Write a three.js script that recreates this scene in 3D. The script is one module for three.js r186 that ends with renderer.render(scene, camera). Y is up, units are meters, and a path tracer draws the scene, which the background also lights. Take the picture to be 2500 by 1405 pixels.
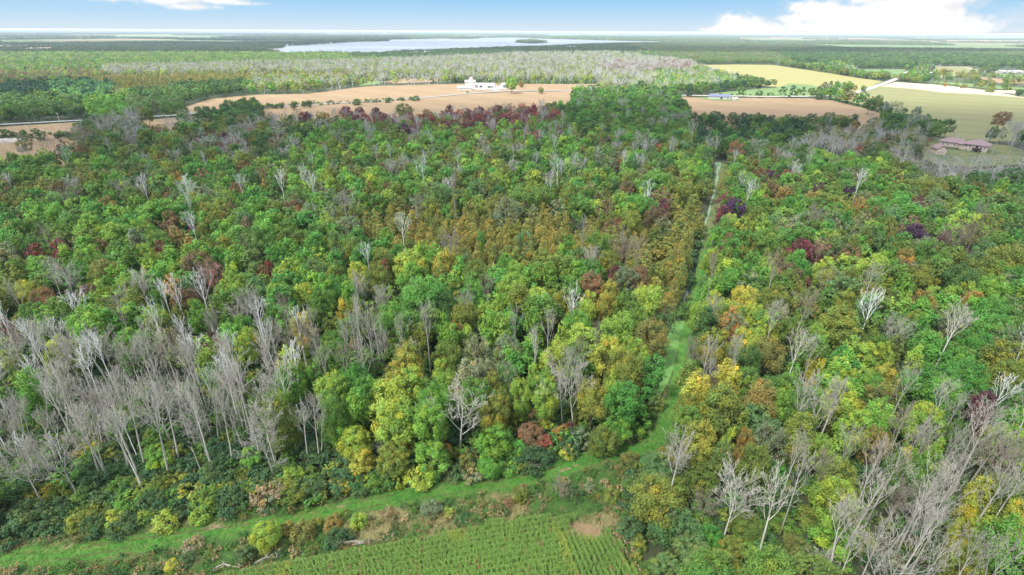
import * as THREE from 'three';
import { mergeGeometries } from 'three/addons/utils/BufferGeometryUtils.js';

// ---------------------------------------------------------------- camera, sky, sun, exposure
const PW = 2500, PH = 1405, FPX = 1250, CAMH = 75, PITCH = 0.4650, ROLL = 0.0050;
const scene = new THREE.Scene();
const camera = new THREE.PerspectiveCamera(2 * Math.atan(PH / 2 / FPX) * 180 / Math.PI, 1024 / 575, 1, 150000);
camera.position.set(0, CAMH, 0);
camera.rotation.order = 'YXZ';
camera.rotation.set(-PITCH, 0, ROLL);
camera.updateMatrixWorld(true);
const renderer = new THREE.WebGLRenderer({ antialias: true });
renderer.setSize(1024, 575);
renderer.toneMapping = THREE.LinearToneMapping;
renderer.toneMappingExposure = 3.4;
renderer.shadowMap.enabled = true;
const EXPO = renderer.toneMappingExposure;

const sunDir = new THREE.Vector3(-0.5, 0.86, 0.48).normalize();      // towards the sun: high, from the left and a little behind
const sun = new THREE.DirectionalLight(new THREE.Color(1.0, 0.95, 0.87), 4.5);
sun.name = 'sun';
sun.position.copy(sunDir).multiplyScalar(900);
sun.target.position.set(0, 0, 0);
sun.castShadow = true;
sun.shadow.radius = 10;
sun.shadow.mapSize.set(4096, 4096);
Object.assign(sun.shadow.camera, { left: -700, right: 700, top: 700, bottom: -700, near: 1, far: 3000 });
scene.add(sun, sun.target);

// ---------------------------------------------------------------- small helpers
function mulberry(a) { return () => { a |= 0; a = a + 0x6D2B79F5 | 0; let t = Math.imul(a ^ a >>> 15, 1 | a); t = t + Math.imul(t ^ t >>> 7, 61 | t) ^ t; return ((t ^ t >>> 14) >>> 0) / 4294967296; }; }
let R = mulberry(20240917);
const rr = (a, b) => a + (b - a) * R();
const gauss = () => (R() + R() + R() + R() - 2) * 1.0;
const pick = (a) => a[Math.floor(R() * a.length)];
const clamp = (x, a, b) => Math.min(b, Math.max(a, x));
const lerp = (a, b, t) => a + (b - a) * t;
const sstep = (a, b, x) => { const t = clamp((x - a) / (b - a), 0, 1); return t * t * (3 - 2 * t); };
function hash3(i, j, k) { let h = Math.imul(i, 374761393) ^ Math.imul(j, 668265263) ^ Math.imul(k, 2147483647 - 5871); h = Math.imul(h ^ h >>> 13, 1274126177); return ((h ^ h >>> 16) >>> 0) / 4294967296; }
function vnoise(x, y, s = 0) {
  const i = Math.floor(x), j = Math.floor(y), u = x - i, v = y - j, a = u * u * (3 - 2 * u), b = v * v * (3 - 2 * v);
  return lerp(lerp(hash3(i, j, s), hash3(i + 1, j, s), a), lerp(hash3(i, j + 1, s), hash3(i + 1, j + 1, s), a), b);
}
function fbm(x, y, s = 0, o = 4) { let t = 0, a = 0.5, n = 0; for (let k = 0; k < o; k++) { t += a * vnoise(x, y, s + k * 17); n += a; a *= 0.5; x *= 2.03; y *= 2.03; } return t / n; }
const lin = (c) => { c /= 255; return c <= 0.04045 ? c / 12.92 : Math.pow((c + 0.055) / 1.055, 2.4); };
const rgb = (r, g, b, k = 1) => new THREE.Color().setRGB(lin(r) * k, lin(g) * k, lin(b) * k);
// the direction of a pixel of the photograph, and where that direction meets a level plane
const Q = camera.quaternion.clone(), Qi = Q.clone().invert();
const dirOf = (px, py) => new THREE.Vector3((px - PW / 2) / FPX, (PH / 2 - py) / FPX, -1).applyQuaternion(Q).normalize();
function G(px, py, h = 0) { const d = dirOf(px, py); const t = (h - CAMH) / Math.min(d.y, -1e-4); return new THREE.Vector3(d.x * t, h, d.z * t); }
const tmpV = new THREE.Vector3();
function proj(x, y, z) { tmpV.set(x, y - CAMH, z).applyQuaternion(Qi); const k = -FPX / tmpV.z; return [PW / 2 + tmpV.x * k, PH / 2 - tmpV.y * k, -tmpV.z]; }
function inPoly(p, x, y) { let c = false; for (let i = 0, j = p.length - 1; i < p.length; j = i++) if ((p[i][1] > y) !== (p[j][1] > y) && x < (p[j][0] - p[i][0]) * (y - p[i][1]) / (p[j][1] - p[i][1]) + p[i][0]) c = !c; return c; }
function segDist(p, x, y) { let d = 1e9; for (let i = 0; i + 1 < p.length; i++) { const ax = p[i][0], ay = p[i][1], bx = p[i + 1][0] - ax, by = p[i + 1][1] - ay, t = clamp(((x - ax) * bx + (y - ay) * by) / (bx * bx + by * by), 0, 1); d = Math.min(d, Math.hypot(x - ax - bx * t, y - ay - by * t)); } return d; }
// pixel outline [x, y, height of what is seen there] -> outline on the ground [x, z]
const onGround = (list) => list.map(([x, y, h]) => { const p = G(x, y, h || 0); return [p.x, p.z]; });
const used = new Map();
function numbered(name) { const n = used.get(name) ?? 0; used.set(name, n + 1); return n ? name + '_' + String(n).padStart(3, '0') : name; }
function tag(o, label, category, group, kind) { if (label) o.userData.label = label; if (category) o.userData.category = category; if (group) o.userData.group = group; if (kind) o.userData.kind = kind; return o; }
function thing(name, label, category, group) { const o = new THREE.Group(); o.name = numbered(name); tag(o, label, category, group); scene.add(o); return o; }
function part(name, geo, mat, parent) { const m = new THREE.Mesh(geo, mat); m.name = name; m.castShadow = m.receiveShadow = true; parent.add(m); return m; }
function structure(name, geo, mat, label) { const m = new THREE.Mesh(geo, mat); m.name = numbered(name); m.userData.kind = 'structure'; if (label) m.userData.label = label; m.castShadow = m.receiveShadow = true; scene.add(m); return m; }

// ---------------------------------------------------------------- sky: blue air paling to the horizon, cumulus
{
  const W = 4096, H = 2048, data = new Float32Array(W * H * 4);
  const azel = (px, py) => { const d = dirOf(px, py); return [Math.atan2(d.x, -d.z), Math.asin(d.y)]; };
  const deg = Math.PI / 180;
  // cumulus heads that stand where the photograph shows them: [pixel x, y, radius in pixels across, up]
  const heads = [[1800, 74, 66, 34], [1760, 78, 60, 18], [1850, 76, 60, 22], [1905, 84, 60, 18], [2010, 74, 90, 26], [2085, 50, 80, 44], [2150, 40, 90, 46], [2225, 30, 90, 52], [2290, 20, 60, 46], [2190, 66, 160, 36], [2270, 70, 90, 34], [2000, 24, 70, 20], [1960, 44, 50, 12],
    [2400, 70, 90, 10], [2470, 50, 80, 12], [420, -4, 120, 15], [300, -14, 120, 16], [530, 2, 80, 8], [210, -20, 110, 14], [470, 16, 60, 7], [590, 8, 50, 5], [2560, 30, 120, 26]].map(([x, y, a, b]) => { const [az, el] = azel(x, y); return [az, el, a / FPX * 0.93, b / FPX * 0.93, x > 2350 && x < 2600 ? 0.3 : y < 20 && x < 700 ? 0.7 : 1]; });
  const stops = [[0, 222, 236, 247], [0.7, 204, 229, 248], [1.5, 186, 222, 248], [2.5, 166, 213, 248], [4, 146, 204, 247], [12, 100, 176, 237], [35, 84, 150, 222], [90, 66, 122, 200]];
  const air = (e) => { let k = 0; while (k < stops.length - 2 && e > stops[k + 1][0]) k++; const a = stops[k], b = stops[k + 1], t = clamp((e - a[0]) / (b[0] - a[0]), 0, 1); return [1, 2, 3].map((c) => lerp(lin(a[c]), lin(b[c]), t)); };
  for (let row = 0; row < H; row++) {
    const el = ((row + 0.5) / H - 0.5) * Math.PI, low = el <= 0;
    const base = air(Math.max(0, el / deg)), y = Math.sin(el);
    for (let col = 0; col < W; col++) {
      const az0 = ((col + 0.5) / W - 0.5) * 2 * Math.PI, at = (row * W + col) * 4;
      let c = base, a = 0, shade = 1, bright = 1.12;
      if (!low) {
        const az = Math.atan2(Math.cos(az0), -Math.sin(az0));   // turned so that 0 is straight ahead
        if (el < 0.16 && Math.abs(az) < 1.0) {
          const n = fbm(az * 60, el * 110, 3, 5) - 0.5, n2 = fbm(az * 190, el * 260, 9, 3) - 0.5;
          let best = 0;
          for (const h of heads) { const q = Math.hypot((az - h[0]) / h[2], (el - h[1]) / h[3]); best = Math.max(best, h[4] * (1.25 - q + n * 0.85 + n2 * 0.3)); }
          a = sstep(0.05, 0.72, best);
          shade = 0.95 + 0.05 * sstep(0.4, 1.1, best) - 0.17 * sstep(0.45, 0.75, fbm(az * 26 + 7, el * 60, 23, 4)) * a;
        }
        if (el > 0.1) {
          const k = 1 / (y + 0.10), cx = Math.sin(az) * Math.cos(el) * k, cz = Math.cos(az) * Math.cos(el) * k;
          const d = fbm(cx * 1.5 + 11, cz * 1.5 + 4, 31, 5), b = sstep(0.44, 0.58, d) * sstep(0.10, 0.17, el);
          if (b > a) { a = b; shade = 1 - 0.16 * sstep(0.6, 0.75, d); bright = 2.9; }
        }
        const w = [1.0 * shade, 1.0 * shade, 1.01 * shade];
        c = [0, 1, 2].map((i) => lerp(base[i], w[i] * lerp(1.0, bright, sstep(0.3, 1, a)), a));
      } else c = [0.24, 0.27, 0.2];
      data[at] = c[0] / EXPO; data[at + 1] = c[1] / EXPO; data[at + 2] = c[2] / EXPO; data[at + 3] = 1;
    }
  }
  const sky = new THREE.DataTexture(data, W, H, THREE.RGBAFormat, THREE.FloatType);
  sky.mapping = THREE.EquirectangularReflectionMapping; sky.magFilter = sky.minFilter = THREE.LinearFilter; sky.needsUpdate = true;
  scene.background = sky; scene.environment = sky;
}
scene.fog = new THREE.FogExp2(new THREE.Color(0.66, 0.81, 1.0), 5.4e-5);

// ---------------------------------------------------------------- surfaces
function grainTexture(seed, n, stops, f, stretch = 1) {       // layered noise between a few real surface colours
  const d = new Uint8Array(n * n * 4), s = mulberry(seed);
  for (let y = 0; y < n; y++) for (let x = 0; x < n; x++) {
    const per = (fx, fy, k) => { const u = x / n * fx, v = y / n * fy, i = Math.floor(u), j = Math.floor(v), a = u - i, b = v - j, p = a * a * (3 - 2 * a), q = b * b * (3 - 2 * b), h = (ii, jj) => hash3(((ii % fx) + fx) % fx, ((jj % fy) + fy) % fy, seed + k); return lerp(lerp(h(i, j), h(i + 1, j), p), lerp(h(i, j + 1), h(i + 1, j + 1), p), q); };
    let t = 0; for (const [k, w] of f) t += w * per(k, Math.round(k * stretch), k);
    t = clamp((t - 0.5) * 1.9 + 0.5 + (s() - 0.5) * 0.16, 0, 0.999) * (stops.length - 1);
    const i = Math.floor(t), a = stops[i], b = stops[i + 1], m = t - i, o = (y * n + x) * 4;
    for (let c = 0; c < 3; c++) d[o + c] = lerp(a[c], b[c], m);
    d[o + 3] = 255;
  }
  const t = new THREE.DataTexture(d, n, n); t.colorSpace = THREE.SRGBColorSpace; t.wrapS = t.wrapT = THREE.RepeatWrapping; t.magFilter = THREE.LinearFilter; t.minFilter = THREE.LinearFilter; t.needsUpdate = true; return t;
}
const surf = (map, rough = 0.95, extra = {}) => new THREE.MeshStandardMaterial({ map, roughness: rough, ...extra });
const plain = (r, g, b, rough = 0.9, extra = {}) => new THREE.MeshStandardMaterial({ color: rgb(r, g, b), roughness: rough, ...extra });
// a level sheet from a ground outline [x, z], uv in metres / size
function sheet(outline, y, size, turn = 0) {
  const shape = new THREE.Shape(outline.map(([x, z]) => new THREE.Vector2(x, -z)));
  const g = new THREE.ShapeGeometry(shape); g.rotateX(-Math.PI / 2);
  const p = g.attributes.position, uv = g.attributes.uv, c = Math.cos(turn), s = Math.sin(turn);
  for (let i = 0; i < p.count; i++) { p.setY(i, y); const x = p.getX(i), z = p.getZ(i); uv.setXY(i, (x * c - z * s) / size, (x * s + z * c) / size); }
  const n = g.attributes.normal; for (let i = 0; i < n.count; i++) n.setXYZ(i, 0, 1, 0);
  return g;
}
// a strip along ground points [x, z]; widths per point, crowned a little above the ground
function strip(pts, widths, y, size) {
  const pos = [], uv = [], idx = []; let run = 0;
  pts.forEach(([x, z], i) => {
    const a = pts[Math.max(0, i - 1)], b = pts[Math.min(pts.length - 1, i + 1)], l = Math.hypot(b[0] - a[0], b[1] - a[1]), nx = -(b[1] - a[1]) / l, nz = (b[0] - a[0]) / l, w = (Array.isArray(widths) ? widths[i] : widths) / 2;
    if (i) run += Math.hypot(x - pts[i - 1][0], z - pts[i - 1][1]);
    pos.push(x - nx * w, y, z - nz * w, x + nx * w, y, z + nz * w); uv.push(0, run / size, w * 2 / size, run / size);
    if (i) { const k = i * 2; idx.push(k - 2, k - 1, k, k - 1, k + 1, k); }
  });
  const g = new THREE.BufferGeometry(); g.setAttribute('position', new THREE.Float32BufferAttribute(pos, 3)); g.setAttribute('uv', new THREE.Float32BufferAttribute(uv, 2)); g.setIndex(idx); g.computeVertexNormals();
  if (g.attributes.normal.getY(0) < 0) { g.setIndex(idx.map((_, i) => idx[i - i % 3 + [0, 2, 1][i % 3]])); g.computeVertexNormals(); }
  return g;
}
function smoothLine(pts, n = 6) { return new THREE.CatmullRomCurve3(pts.map(([x, z]) => new THREE.Vector3(x, 0, z))).getPoints((pts.length - 1) * n).map((v) => [v.x, v.z]); }
const FINE = [[4, 0.3], [11, 0.3], [37, 0.25], [101, 0.15]];
const T = {
  floor: grainTexture(1, 512, [[48, 58, 28], [60, 74, 36], [74, 78, 46], [52, 72, 34]], FINE),
  far: grainTexture(2, 512, [[58, 82, 50], [70, 92, 54], [86, 104, 62], [74, 92, 60]], FINE),
  grass: grainTexture(3, 512, [[58, 132, 36], [74, 150, 42], [94, 156, 50], [126, 150, 70]], FINE),
  verge: grainTexture(4, 512, [[72, 118, 46], [98, 130, 56], [134, 142, 80], [168, 158, 108]], FINE),
  stubble: grainTexture(5, 512, [[164, 128, 92], [186, 148, 108], [202, 164, 122], [212, 180, 136]], [[2, 0.3], [6, 0.25], [24, 0.25], [70, 0.2]], 0.12),
  pale: grainTexture(6, 512, [[222, 196, 164], [230, 206, 176], [236, 216, 186], [240, 222, 196]], [[3, 0.35], [9, 0.3], [40, 0.2], [90, 0.15]], 0.25),
  olive: grainTexture(7, 512, [[146, 154, 88], [158, 164, 96], [172, 174, 110], [186, 184, 126]], [[3, 0.35], [9, 0.3], [40, 0.2], [90, 0.15]], 0.2),
  yellow: grainTexture(8, 512, [[184, 192, 96], [206, 204, 114], [226, 212, 138], [224, 200, 130]], [[3, 0.4], [8, 0.3], [30, 0.2], [90, 0.1]], 0.2),
  green: grainTexture(9, 512, [[118, 168, 80], [136, 182, 92], [156, 192, 108], [172, 196, 120]], FINE),
  straw: grainTexture(10, 512, [[150, 128, 92], [196, 172, 132], [220, 200, 162], [170, 148, 100]], FINE),
  gravel: grainTexture(11, 256, [[188, 184, 178], [206, 202, 196], [220, 217, 212]], FINE),
  asphalt: grainTexture(12, 256, [[148, 156, 156], [164, 170, 170], [180, 184, 184]], FINE),
  duckweed: grainTexture(13, 512, [[112, 172, 78], [124, 186, 88], [134, 192, 98], [150, 198, 110]], FINE),
  algae: grainTexture(14, 512, [[150, 190, 150], [176, 208, 172], [206, 226, 206], [226, 236, 228]], FINE),
  bark: grainTexture(15, 128, [[92, 84, 72], [118, 110, 98], [140, 132, 120]], [[6, 0.5], [23, 0.5]], 0.2),
  deadbark: grainTexture(16, 128, [[176, 170, 160], [196, 191, 182], [212, 208, 200]], [[6, 0.5], [23, 0.5]], 0.2),
};
const K = 0.62;     // paint the maps' picture colours down to surface colours
for (const k in T) T[k].name = k;
const M = {};
for (const k in T) M[k] = surf(T[k], 0.95, { color: new THREE.Color(K, K, K) });
M.far.color.setScalar(0.36); M.floor.color.setScalar(0.42); M.grass.color.setScalar(0.42); M.verge.color.setScalar(0.33); M.duckweed.color.setScalar(0.36); M.straw.color.setScalar(0.3); M.algae.color.setRGB(0.24, 0.28, 0.24); M.gravel.color.setScalar(0.4); M.asphalt.color.setScalar(0.42);

// the ground: one sheet to the horizon
{
  const g = new THREE.CircleGeometry(60000, 128); g.rotateX(-Math.PI / 2);
  const p = g.attributes.position, uv = g.attributes.uv; for (let i = 0; i < p.count; i++) uv.setXY(i, p.getX(i) / 310, p.getZ(i) / 310);
  g.translate(0, -0.3, 0);
  structure('ground', g, M.far, 'flat wooded countryside running out to the hazy horizon');
}
// pixel outlines of the open places; third number = height of the treetops that hide the near edge
const OUT = {
  wood: [[-900, 360], [-300, 340], [0, 352], [140, 346], [240, 318], [460, 290], [900, 262], [1240, 240], [1660, 236], [1700, 270], [2110, 300], [2150, 280], [2500, 292], [3300, 330], [3600, 1750], [-1200, 1750]],
  track: [[-420, 1440], [0, 1330], [150, 1312], [260, 1300], [380, 1290], [480, 1265], [560, 1252], [620, 1243], [800, 1225], [900, 1206], [990, 1196], [1115, 1172], [1280, 1148], [1380, 1115], [1445, 1100], [1520, 1080], [1575, 1060], [1592, 1020], [1612, 985], [1640, 900], [1668, 795], [1690, 700], [1708, 640], [1716, 600], [1736, 596], [1730, 640], [1722, 680], [1712, 745], [1700, 830], [1690, 900], [1680, 1000], [1668, 1060], [1640, 1095], [1580, 1130], [1540, 1180], [1530, 1240], [1535, 1300], [1575, 1405], [1610, 1520], [-500, 1620]],
  corn: [[360, 1480], [470, 1424, 1.6], [540, 1402, 1.6], [640, 1382, 1.8], [750, 1360, 1.8], [819, 1348, 1.8], [900, 1335, 1.8], [958, 1321, 1.9], [1040, 1301, 2], [1124, 1283, 2], [1190, 1268, 2], [1250, 1258, 2], [1330, 1252, 2], [1412, 1253, 2], [1466, 1274, 1.8], [1500, 1303, 1.4], [1516, 1333, 1], [1532, 1375, 0.6], [1549, 1410], [1580, 1500], [300, 1600]],
  ditchBank: [[1708, 640], [1713, 590], [1726, 530], [1740, 470], [1746, 430], [1742, 400], [1768, 397], [1773, 430], [1766, 470], [1754, 530], [1740, 590], [1732, 640]],
  stubbleNear: [[-250, 322], [0, 310], [120, 303], [235, 295], [232, 315], [225, 330], [185, 338], [140, 342], [-40, 346], [-250, 362]],
  stubbleNear2: [[-250, 362], [-40, 346], [140, 342], [185, 338], [196, 352, 12], [70, 366, 13], [0, 370, 13], [-250, 386, 13]],
  stubbleGap: [[330, 295], [446, 286], [445, 300, 10], [360, 308, 12]],
  stubbleMid: [[445, 263], [490, 249], [530, 239], [640, 231], [750, 229], [880, 212.5], [880, 211], [1000, 208], [1145, 204], [1216, 203.5], [1278, 205], [1462, 205], [1475, 214, 10], [1355, 222], [1312, 221.5], [1260, 221.5], [1158, 227], [1030, 238], [876, 248.5], [784, 253.5], [694, 258.5], [600, 264, 2], [470, 280, 10], [452, 275, 10]],
  stubbleLow: [[640, 264], [784, 256], [876, 251], [1030, 240.5], [1158, 229], [1260, 223.5], [1400, 223], [1400, 244, 14], [1234, 250, 14], [1055, 268, 14], [902, 270, 13], [760, 272, 12], [640, 276, 12]],
  stubbleBack: [[934, 200], [973, 192], [1094, 192], [1056, 200.5], [966, 204.5]],
  greenBack: [[876, 199], [926, 196.5], [932, 204.5], [878, 210]],
  stubbleRight: [[1642, 235], [1735, 240], [1880, 239], [1988, 241], [2026, 245], [2108, 264], [2154, 279], [2156, 300, 8], [2103, 310, 14], [1988, 298, 14], [1860, 296, 14], [1803, 296, 16], [1688, 286, 16], [1683, 258, 12], [1650, 240, 4]],
  oliveField: [[2026, 238], [2065, 232], [2106, 223], [2150, 211], [2230, 217], [2300, 226], [2400, 231], [2500, 239], [2760, 262], [2760, 330, 12], [2500, 300, 14], [2359, 302, 14], [2270, 286, 12], [2175, 276, 8], [2141, 266]],
  sunlitStrawStrip: [[2150, 211], [2186, 200.5], [2295, 207.5], [2398, 219.5], [2500, 237.5], [2760, 261], [2500, 239], [2400, 231], [2300, 226], [2230, 217]],  // sunlit far part of the field; its sunlight is partly put into the colour
  yellowField: [[1680, 157], [1731, 158.5], [1803, 157.5], [1886, 158.5], [1937, 166], [2003, 175], [2090, 190], [2156, 198.5], [2103, 219, 2], [1983, 212, 6], [1860, 196, 8], [1803, 186, 8], [1752, 176, 8]],
  meadow: [[1928, 201, 2], [1983, 208], [2040, 226], [2064, 229.5], [2030, 235], [1990, 234.5], [1860, 234.5], [1760, 234.5], [1740, 228], [1860, 216], [1900, 214]],
  greenMid: [[2080, 169], [2213, 169], [2206, 179], [2190, 186, 3], [2116, 184, 4], [2084, 176, 4]],
  greenSmall: [[1929, 150], [1998, 157.5], [1996, 164], [1973, 163], [1934, 160.5]],
  greenRight: [[2282, 197], [2398, 207.5], [2500, 214.5], [2640, 226], [2640, 232], [2500, 220], [2410, 216.5], [2282, 204]],
  brownRight: [[2385, 187], [2500, 197.5], [2640, 206], [2640, 214], [2500, 204], [2436, 203], [2405, 196.5]],
  greenFarRight: [[2410, 178], [2500, 182.5], [2640, 190], [2640, 200], [2500, 194], [2410, 185.5]],
  pasture: [[2280, 162], [2372, 162.5], [2400, 176], [2346, 186], [2295, 191], [2278, 174]],
  pasture2: [[2423, 221], [2485, 221], [2480, 229.5], [2430, 226]],
  farLeftField: [[-200, 112.5], [0, 111.5], [132, 112], [130, 117], [0, 119], [-200, 120]],
  farLeftGreen: [[40, 121], [128, 118], [128, 126], [60, 127]],
  houseLawn: [[1700, 238], [1735, 237.5], [1800, 238], [1806, 246], [1770, 246.5], [1735, 245]],
  bigLawn: [[2262, 336], [2330, 340], [2400, 350], [2470, 358], [2540, 380], [2500, 404], [2380, 410], [2290, 406], [2256, 390], [2248, 360]],
  farmYard: [[1140, 216], [1160, 210], [1212, 211], [1236, 213], [1238, 217], [1200, 219.5], [1160, 219.5]],
};
const OG = {}; for (const k in OUT) OG[k] = onGround(OUT[k]);
structure('forest_floor', sheet(OG.wood, -0.15, 23), M.floor, 'leaf litter and low green growth under the woodland');
structure('grass_verge', sheet(OG.track, 0, 19), M.verge, 'rough tan and green grass along the farm track');
structure('ditch_bank', sheet(OG.ditchBank, 0.004, 13), M.verge, 'rough green banks of the upper ditch');
structure('corn_field_soil', sheet(OG.corn, 0.012, 17), surf(T.floor, 0.95, { color: new THREE.Color(0.36, 0.33, 0.28) }), 'soil between the rows of the corn field');
const FIELD = [['stubbleNear', 'stubble', 'brown stubble field beside the straight road at far left'], ['stubbleNear2', 'stubble', 'brown stubble strip by the gravel heap at far left'], ['stubbleGap', 'stubble', 'small brown stubble patch between two tree belts'],
  ['stubbleMid', 'stubble', 'large pinkish stubble field behind the farm lane'], ['stubbleLow', 'stubble', 'brown stubble field in front of the farm lane'], ['stubbleBack', 'stubble', 'small tan stubble field behind the large one'], ['greenBack', 'green', 'small green paddock at the end of the pale poplar block'],
  ['stubbleRight', 'stubble', 'reddish brown stubble field in front of the long white bungalow'], ['oliveField', 'olive', 'large olive green field right of the brown stubble field'], ['sunlitStrawStrip', 'pale', 'straw strip behind the olive field, its sunlight painted in as a paler colour'], ['yellowField', 'yellow', 'yellow hay field left of the climbing road'],
  ['meadow', 'green', 'small meadow between the tree belt and the road'], ['greenMid', 'green', 'green field left of the top of the road'], ['greenSmall', 'green', 'narrow green field behind the yellow one'], ['greenRight', 'green', 'green field behind the straw strip'], ['brownRight', 'stubble', 'brown field at the right edge'],
  ['greenFarRight', 'green', 'green field in front of the long white barns'], ['pasture', 'olive', 'pale pasture right of the climbing road'], ['pasture2', 'pale', 'small pale field near the right edge'], ['farLeftField', 'pale', 'far pale field at the left edge'], ['farLeftGreen', 'green', 'far green field at left'],
  ['houseLawn', 'green', 'mown lawn round the long white bungalow'], ['bigLawn', 'verge', 'lawn round the large house with the mauve roof'], ['farmYard', 'gravel', 'pale gravel yard of the farm with the silo']];
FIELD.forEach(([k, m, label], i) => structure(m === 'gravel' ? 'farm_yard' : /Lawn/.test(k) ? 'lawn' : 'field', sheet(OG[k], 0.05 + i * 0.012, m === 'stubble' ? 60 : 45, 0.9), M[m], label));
M.stubble.color.setRGB(0.25, 0.27, 0.26); M.pale.color.setScalar(0.33); M.olive.color.setScalar(0.27); M.yellow.color.setScalar(0.23); M.green.color.setScalar(0.22);

// the mown track, the strip beside the ditch, the ditch water
const trackLine = smoothLine(onGround([[-200, 1425], [0, 1368], [144, 1357], [320, 1328], [540, 1300], [756, 1264], [900, 1230], [1000, 1212], [1124, 1195], [1268, 1174], [1376, 1143], [1440, 1118], [1500, 1106], [1570, 1096], [1610, 1062], [1634, 1010], [1650, 960], [1668, 880], [1684, 790], [1700, 720], [1716, 650], [1722, 610]]));
structure('track', strip(trackLine, trackLine.map((_, i) => 3.4 + 0.9 * Math.sin(i * 1.7) * vnoise(i * 0.7, 3)), 0.006, 11), M.grass, 'bright green mown track curving from lower left to the ditch');
for (const [x, y, w, d, a] of [[522, 1286, 1.7, 0.55, 0.15], [1381, 1147, 1.2, 0.4, 0.3], [1405, 1138, 0.7, 0.3, 0.2], [166, 1334, 0.9, 0.6, 0.2], [832, 1238, 0.9, 0.25, 0.2]]) {
  const p = G(x, y), o = []; for (let k = 0; k < 46; k++) { const t = k / 46 * Math.PI * 2, r = 0.35 + 0.95 * fbm(Math.cos(t) * 3 + x, Math.sin(t) * 3 + y, 55, 3) + 0.3 * R(); o.push([p.x + Math.cos(t) * w * r, p.z + Math.sin(t) * d * r - Math.cos(t) * w * a * r]); }
  structure('bare_soil', sheet(o, 0.016, 3), M.straw, 'patch of pale bare soil worn into the track at ' + Math.round(x / 25) + '% across');
}
{ const o = onGround([[1508, 1308], [1524, 1316], [1540, 1345], [1556, 1372], [1572, 1404], [1600, 1470], [1566, 1470], [1552, 1405], [1536, 1372], [1520, 1340]]); structure('path', sheet(o, 0.02, 5), surf(T.floor, 0.95, { color: new THREE.Color(0.6, 0.5, 0.45) }), 'brown dirt path between the corn and the trees'); }
for (const side of [-0.85, 0.85]) {                               // wheel ruts worn through the mown grass, with breaks
  let run = [];
  trackLine.forEach(([x, z], i) => {
    const a = trackLine[Math.max(0, i - 1)], b = trackLine[Math.min(trackLine.length - 1, i + 1)], l = Math.hypot(b[0] - a[0], b[1] - a[1]), on = vnoise(i * 0.31, side * 5, 71) > 0.52 && i < trackLine.length - 1;
    if (on) run.push([x - (b[1] - a[1]) / l * side, z + (b[0] - a[0]) / l * side]);
    else { if (run.length > 3) structure('wheel_rut', strip(run, run.map((_, k) => 0.12 + 0.3 * vnoise(k * 0.9, side, 4)), 0.011 + (side > 0 ? 0.001 : 0), 3), M.verge, 'worn tan wheel rut in the mown track'); run = []; }
  });
}
const waterM = new THREE.MeshPhysicalMaterial({ color: rgb(40, 52, 50), roughness: 0.08, specularIntensity: 1, ior: 1.33 });
const ditchLow = [[1578, 985], [1586, 965], [1590, 945], [1604, 905], [1620, 852], [1638, 800], [1648, 782], [1670, 785], [1657, 843], [1645, 898], [1633, 930], [1617, 961], [1604, 988]];
structure('ditch_water', sheet(onGround(ditchLow), 0.02, 6), M.duckweed, 'still ditch water covered with bright green duckweed');
const ditchMid = [[1653, 788], [1660, 755], [1672, 722], [1682, 690], [1692, 650], [1703, 610], [1714, 585], [1718, 585], [1707, 616], [1697, 653], [1688, 692], [1680, 724], [1668, 757], [1660, 788]];
structure('ditch_water', sheet(onGround(ditchMid), 0.014, 6), waterM, 'dark open ditch water mirroring the sky');
const ditchHigh = [[1713, 590], [1722, 537], [1734, 497], [1742, 470], [1749, 429], [1750, 408], [1743, 398], [1760, 396], [1761, 404], [1753, 424], [1755, 436], [1746, 462], [1747, 474], [1735, 500], [1737, 512], [1726, 540], [1716, 590]];
structure('ditch_water', sheet(onGround(ditchHigh), 0.018, 6), M.algae, 'pale algae covered far end of the ditch between the trees');
// roads
const road = (px, w, y, m, label) => structure('road', strip(smoothLine(onGround(px), 8), w, y, 8), m, label);
road([[-320, 328], [0, 305.5], [120, 299], [240, 292.5], [330, 288], [430, 282], [560, 268], [694, 260.5], [784, 255], [876, 250], [1030, 239.5], [1158, 228], [1260, 222.5], [1356, 222], [1450, 221]], 7.5, 0.5, M.asphalt, 'straight pale country road passing the stubble fields and the farm');
road([[1640, 233], [1798, 235.6], [1862, 236.6], [1962, 236.2], [1990, 235.8], [2030, 234.5], [2065, 230.5], [2106, 222.5], [2150, 207.5], [2190, 192.5], [2218, 176], [2254, 166], [2280, 161], [2341, 157.5], [2420, 158]], 9, 0.52, M.gravel, 'pale road climbing past the yellow field at right');
road([[2280, 161.3], [2346, 165], [2410, 175], [2470, 178]], 7, 0.5, M.gravel, 'side road in front of the far farm buildings at right');
road([[1216, 223], [1200, 219], [1180, 215], [1160, 212]], 8, 0.54, M.gravel, 'gravel drive leading up to the silo');
road([[2240, 347], [2270, 352], [2300, 360], [2318, 366]], 7, 0.3, M.gravel, 'pale drive to the large house with the mauve roof');
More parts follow.
